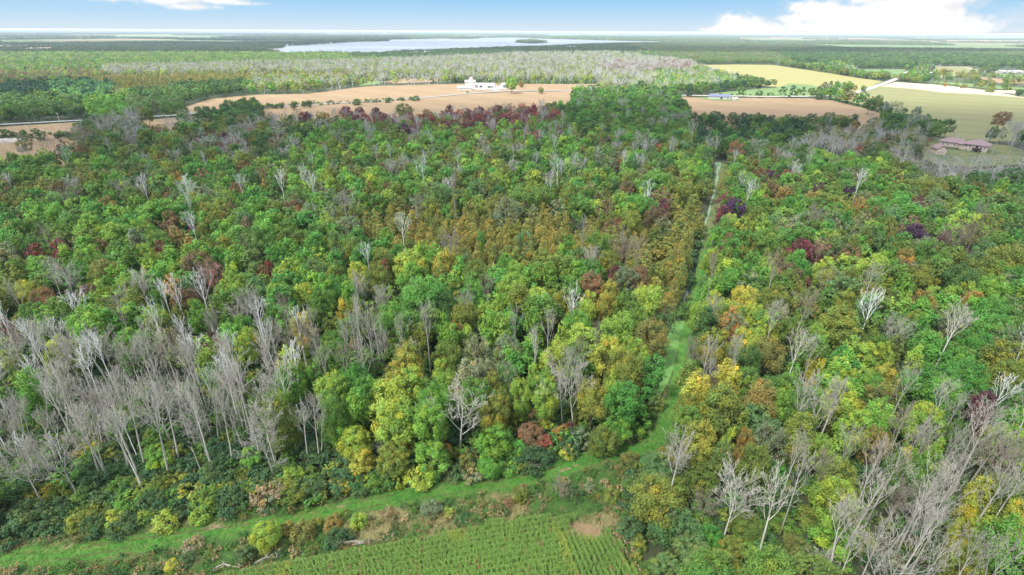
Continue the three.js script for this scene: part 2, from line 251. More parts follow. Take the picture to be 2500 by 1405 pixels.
// far farmland showing between the woods
{
  const r2 = mulberry(77), mats = [M.green, M.olive, M.olive, M.green, M.stubble];
  OG.farFields = [];
  for (let k = 0; k < 110; k++) {
    const d = 3800 * Math.pow(9, r2()), a = (r2() - 0.5) * 2.0, x = Math.sin(a) * d * 1.1, z = -Math.cos(a) * d, w = (160 + 420 * r2()) * (0.6 + d / 7000), l = (260 + 420 * r2()) * (0.6 + d / 8000), t = 0.2 + 0.3 * r2();
    const [px, py] = proj(x, 0, z); if (px > 600 && px < 1700 && py > 88) continue;
    const c = Math.cos(t), s = Math.sin(t), o = [[-w, -l], [w, -l], [w, l], [-w, l]].map(([u, v]) => [x + u * c - v * s, z + u * s + v * c]);
    OG.farFields.push(o);
    structure('field', sheet(o, 0.4 + k * 0.02, 120, t), mats[Math.floor(r2() * mats.length)], 'thin strip of far farmland under the horizon');
  }
}
// the lake and what stands round it
const lakePx = [[640, 121], [689, 117.5], [697, 112], [748, 110], [812, 106], [876, 102.5], [946, 100.5], [948, 97], [1030, 95.3], [1094, 93.5], [1260, 91.5], [1342, 95], [1445, 97.5], [1547, 100.5], [1670, 101.5], [1610, 104.5, 6], [1496, 104.5, 10], [1400, 107.5, 10], [1317, 111, 12], [1240, 112, 12], [1132, 116, 12], [978, 121.5, 12], [927, 125.5, 12], [799, 124, 12], [697, 124, 14]];
OG.lake = onGround(lakePx);
structure('lake_water', sheet(OG.lake, 0.2, 200), new THREE.MeshPhysicalMaterial({ color: new THREE.Color(0.14, 0.145, 0.15), roughness: 0.26, ior: 1.33, specularIntensity: 1 }), 'broad bright lake below the horizon');
OG.island = onGround([[1263, 104], [1270, 100], [1300, 99], [1326, 101], [1327, 105], [1300, 106.5]]);
OG.spit = onGround([[1094, 93.2], [1150, 93.4], [1170, 94.6], [1100, 95.2]]);
structure('island', sheet(OG.island, 0.5, 200), M.far, 'small wooded island in the lake');

// ---------------------------------------------------------------- foliage and branch builders
class MB {                                                      // collects triangles with normals and vertex colours
  constructor() { this.p = []; this.n = []; this.c = []; this.i = []; }
  quad(c, u, v, nrm, col, bend) {
    const k = this.p.length / 3, B = bend || 0;
    for (const [a, b] of [[-1, 0], [0, -0.75], [1, 0], [0, 0.75]]) {
      const s = B * (a * a + b * b) ;
      this.p.push(c.x + u.x * a + v.x * b - nrm.x * s, c.y + u.y * a + v.y * b - nrm.y * s, c.z + u.z * a + v.z * b - nrm.z * s);
      this.n.push(nrm.x, nrm.y, nrm.z); this.c.push(col[0], col[1], col[2]);
    }
    this.i.push(k, k + 1, k + 2, k, k + 2, k + 3);
  }
  tube(pts, radii, sides, col) {                                // tapered limb along points
    const base = this.p.length / 3, a = new THREE.Vector3(), u = new THREE.Vector3(), v = new THREE.Vector3();
    pts.forEach((pt, i) => {
      a.copy(pts[Math.min(i + 1, pts.length - 1)]).sub(pts[Math.max(i - 1, 0)]).normalize();
      u.set(Math.abs(a.y) > 0.9 ? 1 : 0, Math.abs(a.y) > 0.9 ? 0 : 1, 0).cross(a).normalize(); v.copy(a).cross(u);
      for (let s = 0; s < sides; s++) { const t = s / sides * Math.PI * 2, x = Math.cos(t), y = Math.sin(t), n = [u.x * x + v.x * y, u.y * x + v.y * y, u.z * x + v.z * y]; this.p.push(pt.x + n[0] * radii[i], pt.y + n[1] * radii[i], pt.z + n[2] * radii[i]); this.n.push(...n); this.c.push(...col); }
      if (i) for (let s = 0; s < sides; s++) { const o = base + (i - 1) * sides, q = (s + 1) % sides; this.i.push(o + s, o + q, o + sides + s, o + q, o + sides + q, o + sides + s); }
    });
  }
  get count() { return this.i.length / 3; }
  geo() {
    const g = new THREE.BufferGeometry();
    g.setAttribute('position', new THREE.Float32BufferAttribute(this.p, 3)); g.setAttribute('normal', new THREE.Float32BufferAttribute(this.n, 3)); g.setAttribute('color', new THREE.Float32BufferAttribute(this.c, 3));
    const uv = new Float32Array(this.p.length / 3 * 2); for (let k = 0; k < uv.length / 2; k++) { uv[2 * k] = this.p[3 * k] * 0.6 + this.p[3 * k + 2] * 0.5; uv[2 * k + 1] = this.p[3 * k + 1] * 0.4; }
    g.setAttribute('uv', new THREE.BufferAttribute(uv, 2)); g.setIndex(this.i); return g;
  }
}
const V = (x, y, z) => new THREE.Vector3(x, y, z);
function onSphere() { const z = rr(-1, 1), t = rr(0, Math.PI * 2), r = Math.sqrt(1 - z * z); return V(r * Math.cos(t), z, r * Math.sin(t)); }
// outline of a crown: half-width (0..1) at height t (0 bottom .. 1 top)
const PROFILE = {
  round: (t) => Math.sqrt(Math.max(0, 1 - Math.pow(Math.abs(t - 0.47) / 0.55, 2.2))),
  dome: (t) => t < 0.25 ? 0.72 + t * 1.1 : Math.sqrt(Math.max(0, 1 - Math.pow((t - 0.25) / 0.77, 2.1))),
  oval: (t) => Math.pow(Math.sin(Math.PI * clamp(0.06 + t * 0.92, 0, 1)), 0.72),
  column: (t) => Math.pow(Math.sin(Math.PI * clamp(0.1 + t * 0.88, 0, 1)), 0.45),
  cone: (t) => Math.pow(1 - t, 0.62) * (t < 0.1 ? 0.75 + t * 2.5 : 1),
  pine: (t) => Math.pow(1 - t, 0.62) * (0.86 + 0.14 * Math.abs(Math.sin(t * 14))) * (t < 0.12 ? 0.7 + t * 2.5 : 1),
  bush: (t) => t < 0.35 ? 0.9 + t * 0.28 : Math.sqrt(Math.max(0, 1 - Math.pow((t - 0.35) / 0.67, 2.2))),
};
// crown of many small leaf sprays, gathered in clumps that leave gaps between them
function crown({ w, y0, y1, profile, clumps, quads, leaf, tuft = 0.4, blush = 0, fill = 0.72, size = [0.26, 0.42], gap = 0.1 }) {
  const mb = new MB(), P = PROFILE[profile], h = y1 - y0, cs = [], up = V(0, 1, 0);
  const lop = [rr(-0.12, 0.12) * w, rr(-0.12, 0.12) * w];
  for (let k = 0; k < clumps; k++) {
    let best = null, bd = -1;
    for (let tr = 0; tr < 7; tr++) {                            // spread the clumps evenly over the crown
      const t = Math.pow(R(), 0.85) * 0.98, a = rr(0, Math.PI * 2), q = P(t) * (R() < 0.82 ? rr(0.62, 0.94) : rr(0, 0.6));
      const c = V(Math.cos(a) * q * w / 2 + lop[0] * t, y0 + t * h, Math.sin(a) * q * w / 2 + lop[1] * t);
      let d = 1e9; for (const o of cs) d = Math.min(d, o.c.distanceTo(c)); if (d > bd) { bd = d; best = { c, t }; }
    }
    const narrow = Math.max(0.35, P(best.t));
    best.r = lerp(size[0] * 0.6, size[1] * 1.12, Math.pow(R(), 1.2)) * w / 2 * (0.55 + 0.45 * narrow) * (R() < gap ? 0.6 : 1);
    const warm = R() < blush ? rr(0.5, 1) : 0, v = Math.exp(gauss() * 0.19), hue = gauss() * 0.13;
    best.col = [v * (1 + hue) * (1 + warm * 0.5), v * (1 + warm * 0.1), v * (1 - hue * 0.6) * (1 - warm * 0.25)];
    best.out = V(best.c.x, (best.c.y - (y0 + h * 0.35)) * w / h * 0.9 + w * 0.08, best.c.z).normalize();
    cs.push(best);
  }
  let total = 0; for (const c of cs) total += c.r * c.r;
  const n = V(0, 0, 0), u = V(0, 0, 0), v = V(0, 0, 0), q = V(0, 0, 0);
  for (const c of cs) {
    let m = Math.round(quads * c.r * c.r / total);
    while (m-- > 0) {
      const d = onSphere(); d.addScaledVector(c.out, 0.55).addScaledVector(up, 0.18).normalize();
      const rad = c.r * (R() < fill ? rr(0.66, 1.06) + Math.pow(R(), 3) * 0.55 : rr(0.25, 0.75));
      q.copy(c.c).addScaledVector(d, rad); q.y -= 0.12 * c.r;
      n.copy(d).multiplyScalar(0.75).addScaledVector(up, 0.35).add(V(gauss() * 0.75, gauss() * 0.75, gauss() * 0.75)).normalize();
      // a spray grows outward and upward
      u.copy(d).addScaledVector(up, 0.5).add(V(gauss() * 0.6, gauss() * 0.6, gauss() * 0.6)); u.addScaledVector(n, -u.dot(n)).normalize(); v.copy(n).cross(u);
      const s = leaf * (0.4 + 0.85 * R() * R() + 0.15 * R()) * 0.58; u.multiplyScalar(s * (1 + tuft)); v.multiplyScalar(s * (1 - tuft * 0.35));
      const nn = n.clone().multiplyScalar(0.85).addScaledVector(d, 0.28).addScaledVector(c.out, 0.12).normalize();
      const e = Math.exp(gauss() * 0.24), w2 = gauss() * 0.08;
      mb.quad(q, u, v, nn, [c.col[0] * e * (1 + w2), c.col[1] * e, c.col[2] * e * (1 - w2)], s * 0.25);
    }
  }
  return mb;
}
// trunk with a few limbs for a leafy tree
function stem({ h, r, limbs = 5, w = 6, lean = 0, sides = 6, col = [1, 1, 1], from = 0.35 }) {
  const mb = new MB(), pts = [], rad = [], n = 6; let x = 0, z = 0;
  for (let k = 0; k <= n; k++) { pts.push(V(x, k / n * h, z)); rad.push(r * (1 - 0.75 * k / n) * (k === 0 ? 1.35 : 1)); x += gauss() * h * 0.02 + lean * h / n; z += gauss() * h * 0.02; }
  mb.tube(pts, rad, sides, col);
  for (let k = 0; k < limbs; k++) {
    const t = lerp(from, 0.9, k / limbs), i = Math.floor(t * n), b = pts[i].clone().lerp(pts[i + 1], t * n - i), a = k * 2.4 + R(), l = w * rr(0.3, 0.5) * (1.15 - t * 0.6);
    mb.tube([b, b.clone().add(V(Math.cos(a) * l * 0.5, l * 0.4, Math.sin(a) * l * 0.5)), b.clone().add(V(Math.cos(a) * l * 0.9, l, Math.sin(a) * l * 0.9))], [r * 0.4 * (1 - t * 0.5), r * 0.25, r * 0.08], 4, col);
  }
  return mb;
}
// leafless tree: trunk, limbs, boughs, twigs; returns [trunk, limb, limb, ...] so that limbs can stay apart
function bare({ h, w, r, limbs, fork = 0.35, up = 0.7, twig = 0.028, dense = 1, lean = [0, 0], crook = 0.02, lead = 1 }) {
  const out = [new MB()], n = 9, pts = [], rad = [], C = [1, 1, 1], D = [1, 1, 1], E = [0.98, 0.97, 0.96];
  let x = 0, z = 0, dx = lean[0], dz = lean[1];
  for (let k = 0; k <= n; k++) { pts.push(V(x, k / n * h * 0.94, z)); rad.push(r * Math.pow(1 - k / n * 0.93, 0.8) * (k ? 1 : 1.3)); dx += gauss() * crook; dz += gauss() * crook; dx -= x / h * 0.05; x += dx * h / n; z += dz * h / n; }
  out[0].tube(pts, rad, 6, C);
  const at = (t) => { const f = clamp(t, 0, 0.999) * n, i = Math.floor(f); return pts[i].clone().lerp(pts[i + 1], f - i); };
  const grow = (mb, p, d, len, rad0, depth) => {                // one curved branch and its side branches
    const q = [p.clone()], rd = [rad0], m = depth === 0 ? 5 : depth === 1 ? 4 : 3; let dd = d.clone();
    for (let k = 1; k <= m; k++) { dd.add(V(gauss() * 0.2, gauss() * 0.12 + (depth < 2 ? 0.10 * up : 0.04), gauss() * 0.2)).normalize(); q.push(q[k - 1].clone().addScaledVector(dd, len / m)); rd.push(Math.max(twig * 0.5, rad0 * (1 - k / m * 0.85))); }
    mb.tube(q, rd, depth === 0 ? 5 : 3, depth === 0 ? C : depth === 1 ? D : E);
    if (depth >= 3) return;
    const kids = Math.round((depth === 0 ? 7 : depth === 1 ? 5 : 3) * dense);
    for (let k = 0; k < kids; k++) {
      const t = lerp(0.25, 1, (k + R()) / kids), f = Math.min(m - 1e-3, t * m), i = Math.floor(f), b = q[i].clone().lerp(q[i + 1], f - i), ax = q[i + 1].clone().sub(q[i]).normalize();
      const side = onSphere(); side.addScaledVector(ax, -side.dot(ax)).normalize();
      const dir = ax.multiplyScalar(rr(0.55, 0.95)).addScaledVector(side, rr(0.45, 0.8)); dir.y += 0.22 * up; dir.normalize();
      grow(mb, b, dir, len * rr(0.34, 0.55) * (1.15 - t * 0.5), Math.max(twig, rad0 * 0.42 * (1.1 - t * 0.5)), depth + 1);
    }
  };
  for (let k = 0; k < limbs; k++) {
    const mb = new MB(); out.push(mb);
    const t = lerp(fork, 0.93, Math.pow((k + R() * 0.6) / limbs, 0.9)), a = k * 2.4 + rr(-0.5, 0.5), b = at(t), steep = up * rr(0.8, 1.3) * (0.75 + t * 0.6);
    grow(mb, b, V(Math.cos(a), steep * 1.5, Math.sin(a)).normalize(), lerp(w * 0.62 * Math.sqrt(1 + steep), h * (1 - t) * 1.0 + w * 0.12, 0.5) * rr(0.8, 1.15), r * 0.42 * (1.1 - t * 0.7), 0);
  }
  if (lead) grow(out[out.length - 1], at(0.92), V(gauss() * 0.2, 1, gauss() * 0.2).normalize(), h * 0.13, r * 0.14, 1);
  return out;
}
const join = (list) => { const gs = list.map((m) => m.geo ? m.geo() : m); return gs.length > 1 ? mergeGeometries(gs) : gs[0]; };
function tinted(mb, k) { for (let i = 0; i < mb.c.length; i += 3) { mb.c[i] *= k[0]; mb.c[i + 1] *= k[1]; mb.c[i + 2] *= k[2]; } return mb; }

// ---------------------------------------------------------------- the kinds of tree, in metres; [near, middle, far] levels
// every kind: crown width w, crown centre height hc, full height h
const KIND = {};
function leafy(key, o) {
  const mk = (quads, leaf, clumps) => crown({ ...o, quads, leaf, clumps });
  const k = KIND[key] = { w: o.w, hc: (o.y0 + o.y1) / 2, h: o.y1, crown: mk(o.quads, o.leaf, o.clumps).geo() };
  k.trunk = join(o.skeleton ? bare(o.skeleton) : [stem({ h: o.y1 * 0.8, r: o.w * 0.022 + 0.06, limbs: o.limbs ?? 6, w: o.w })]);
  const trunkTint = [0.55, 0.5, 0.5];
  k.mid = join([mk(Math.round(o.quads * 0.3), o.leaf * 1.7, Math.round(o.clumps * 0.7)), tinted(stem({ h: o.y1 * 0.75, r: o.w * 0.025, limbs: 0, sides: 4 }), trunkTint)]);
  k.far = mk(Math.round(o.quads * 0.075), o.leaf * 3.2, Math.round(o.clumps * 0.45)).geo();
  return k;
}
leafy('round0', { w: 9, y0: 5.2, y1: 14.8, profile: 'round', clumps: 46, quads: 8400, leaf: 0.41, blush: 0.1 });
leafy('round1', { w: 9, y0: 5.0, y1: 13.8, profile: 'dome', clumps: 54, quads: 8400, leaf: 0.38, tuft: 0.2, size: [0.2, 0.34], blush: 0.12 });
leafy('round2', { w: 9, y0: 5.4, y1: 15.2, profile: 'oval', clumps: 40, quads: 8100, leaf: 0.45, tuft: 0.7, blush: 0.1 });
leafy('round3', { w: 9, y0: 5.0, y1: 14.2, profile: 'dome', clumps: 30, quads: 7800, leaf: 0.47, tuft: 0.9, size: [0.3, 0.46], blush: 0.16 });
leafy('round4', { w: 9, y0: 5.2, y1: 14.0, profile: 'round', clumps: 64, quads: 8700, leaf: 0.36, tuft: 0.3, size: [0.18, 0.3], blush: 0.22 });
leafy('round5', { w: 9, y0: 4.8, y1: 15.6, profile: 'oval', clumps: 52, quads: 8400, leaf: 0.41, tuft: 0.5, size: [0.2, 0.36], blush: 0.3 });
leafy('column0', { w: 5.4, y0: 1.2, y1: 15.4, profile: 'column', clumps: 54, quads: 7800, leaf: 0.38, tuft: 0.4, size: [0.36, 0.6], blush: 0.1 });
leafy('thin0', { w: 9, y0: 5.0, y1: 15.0, profile: 'round', clumps: 44, quads: 3000, leaf: 0.36, tuft: 0.6, fill: 0.5, size: [0.22, 0.36], blush: 0.08, skeleton: { h: 14, w: 8, r: 0.2, limbs: 7, fork: 0.3, dense: 0.6, twig: 0.03 } });
leafy('thin1', { w: 9, y0: 4.8, y1: 14.4, profile: 'dome', clumps: 50, quads: 3200, leaf: 0.34, tuft: 0.8, fill: 0.5, size: [0.2, 0.34], blush: 0.1, skeleton: { h: 13.4, w: 8.4, r: 0.2, limbs: 8, fork: 0.28, dense: 0.6, twig: 0.03 } });
leafy('cedar0', { w: 5.4, y0: 0.8, y1: 11.6, profile: 'cone', clumps: 74, quads: 3600, leaf: 0.34, tuft: 0.5, size: [0.26, 0.46], blush: 0.1, limbs: 0 });
leafy('cedar1', { w: 5.8, y0: 0.8, y1: 10.8, profile: 'cone', clumps: 60, quads: 3400, leaf: 0.36, tuft: 0.4, size: [0.3, 0.5], blush: 0.1, limbs: 0 });
leafy('cedar2', { w: 5.2, y0: 1.0, y1: 12.6, profile: 'cone', clumps: 80, quads: 3600, leaf: 0.34, tuft: 0.6, size: [0.26, 0.42], blush: 0.1, limbs: 0 });
leafy('pine0', { w: 9, y0: 2, y1: 17, profile: 'pine', clumps: 66, quads: 4600, leaf: 0.52, tuft: 0.7, size: [0.22, 0.36], limbs: 4 });
leafy('pine1', { w: 9, y0: 2.5, y1: 16, profile: 'dome', clumps: 56, quads: 4600, leaf: 0.52, tuft: 0.8, size: [0.22, 0.36], limbs: 4 });
leafy('shrub0', { w: 4, y0: 0.05, y1: 3.1, profile: 'bush', clumps: 34, quads: 2400, leaf: 0.27, tuft: 0.5, size: [0.24, 0.4], blush: 0.1, limbs: 3 });
leafy('shrub1', { w: 4, y0: 0.05, y1: 3.6, profile: 'bush', clumps: 26, quads: 2200, leaf: 0.3, tuft: 0.8, size: [0.28, 0.44], blush: 0.2, limbs: 3 });
leafy('shrub2', { w: 4, y0: 0.0, y1: 2.7, profile: 'bush', clumps: 44, quads: 2600, leaf: 0.24, tuft: 0.3, size: [0.2, 0.32], blush: 0.15, limbs: 3 });
function leafless(key, o) {
  const list = bare(o), k = KIND[key] = { w: o.w, hc: o.h * 0.72, h: o.h, trunk: list[0].geo(), limbs: [] };
  const nL = Math.min(2, list.length - 1); for (let i = 0; i < nL; i++) k.limbs.push(join(list.slice(1).filter((_, j) => j % nL === i)));
  const lo = bare({ ...o, dense: o.dense * 0.85, twig: o.twig * 1.35 });
  k.mid = join(lo);
  k.far = join(bare({ ...o, limbs: Math.max(4, Math.round(o.limbs * 0.6)), dense: o.dense * 0.36, twig: o.twig * 3.5, r: o.r * 1.3 }));
  return k;
}
leafless('ash0', { h: 21, w: 5.2, r: 0.25, limbs: 9, fork: 0.52, up: 1.15, twig: 0.03, dense: 0.74 });
leafless('ash1', { h: 22, w: 4.8, r: 0.24, limbs: 10, fork: 0.58, up: 1.2, twig: 0.028, dense: 0.74, crook: 0.03 });
leafless('ash2', { h: 19, w: 5.8, r: 0.23, limbs: 9, fork: 0.46, up: 1.0, twig: 0.03, dense: 0.74, lean: [0.05, 0] });
leafless('ash3', { h: 20, w: 4.6, r: 0.22, limbs: 8, fork: 0.58, up: 1.2, twig: 0.028, dense: 0.8, lean: [-0.05, 0.03], crook: 0.035 });
leafless('elm0', { h: 16, w: 10, r: 0.26, limbs: 10, fork: 0.3, up: 0.5, twig: 0.034, dense: 1.05 });
leafless('elm1', { h: 15, w: 9, r: 0.24, limbs: 9, fork: 0.32, up: 0.4, twig: 0.036, dense: 1, crook: 0.04 });
leafless('elm2', { h: 16, w: 8, r: 0.2, limbs: 11, fork: 0.34, up: 0.65, twig: 0.03, dense: 1.15 });
leafless('snag0', { h: 9, w: 2.2, r: 0.17, limbs: 3, fork: 0.55, up: 0.6, twig: 0.04, dense: 0.3, lean: [-0.2, 0], crook: 0.04, lead: 0 });

for (const [i, p] of [[0, 'bush'], [1, 'dome']]) { const g = crown({ w: 46, y0: -1, y1: 9.5, profile: p, clumps: 26, quads: 230, leaf: 5.2, tuft: 0.1, size: [0.2, 0.4] }).geo(); KIND['clump' + i] = { w: 46, hc: 5, h: 9.5, mid: g, far: g }; }

// ---------------------------------------------------------------- colours of crowns, as the photograph shows them [picture colour, words]
const COL = {
  dg: [[62, 108, 50], 'dark green'], mg: [[88, 136, 52], 'mid green'], bg: [[98, 160, 56], 'bright green'], em: [[76, 146, 56], 'emerald green'], tg: [[92, 134, 74], 'blue-green'], lm: [[130, 174, 64], 'lime green'],
  yg: [[136, 172, 60], 'yellow-green'], ye: [[176, 182, 64], 'golden yellow'], gd: [[128, 146, 56], 'gold and olive'], ol: [[106, 130, 50], 'olive green'], ob: [[110, 120, 58], 'olive brown'],
  or: [[166, 142, 72], 'orange tinted'], br: [[134, 108, 76], 'reddish brown'], rd: [[164, 88, 78], 'red'], mr: [[122, 66, 78], 'maroon'], pu: [[92, 58, 92], 'purple'], pk: [[152, 112, 106], 'pinkish grey'], gg: [[120, 138, 100], 'grey-green'],
  cd: [[150, 148, 66], 'gold brown'], co: [[122, 138, 62], 'olive gold'], pn: [[40, 88, 62], 'dark pine green'], pb: [[92, 150, 84], 'pale pine green'], te: [[66, 106, 62], 'dark teal'], tn: [[176, 156, 122], 'pinkish tan'],
};
const BARK = { ba: [[190, 193, 192], 'grey'], bp: [[208, 211, 210], 'pale silver'], bb: [[162, 157, 150], 'brownish grey'] };
const KF = 0.74;                                               // picture colour of a crown -> colour of its leaves
const leafColor = ([r, g, b], k = 1) => { const c = rgb(r, g, b, KF * k); const y = 0.3 * c.r + 0.6 * c.g + 0.1 * c.b; const warm = c.r > c.g * 0.93 ? 1 : 0; let k2 = 1; if (warm) k2 = 0.86; return c.multiplyScalar(k2), c.setRGB(lerp(y * k2, c.r, warm ? 0.8 : 0.86) * (warm ? 1 : 1.06), lerp(y * k2, c.g, 0.9), Math.max(0.01, lerp(y * k2, c.b, 0.95))); };
const leafMat = (color) => new THREE.MeshPhysicalMaterial({ color, vertexColors: true, roughness: 0.85, specularIntensity: 0.35, transmission: 0.28, thickness: 0, side: THREE.DoubleSide });
const massLeaf = leafMat(new THREE.Color(1, 1, 1)), massWood = new THREE.MeshStandardMaterial({ vertexColors: true, roughness: 0.85 });
const trunkMat = surf(T.bark, 0.95, { color: new THREE.Color(0.6, 0.58, 0.56) }), paleTrunk = surf(T.bark, 0.9, { color: new THREE.Color(1.1, 1.08, 1.05) });

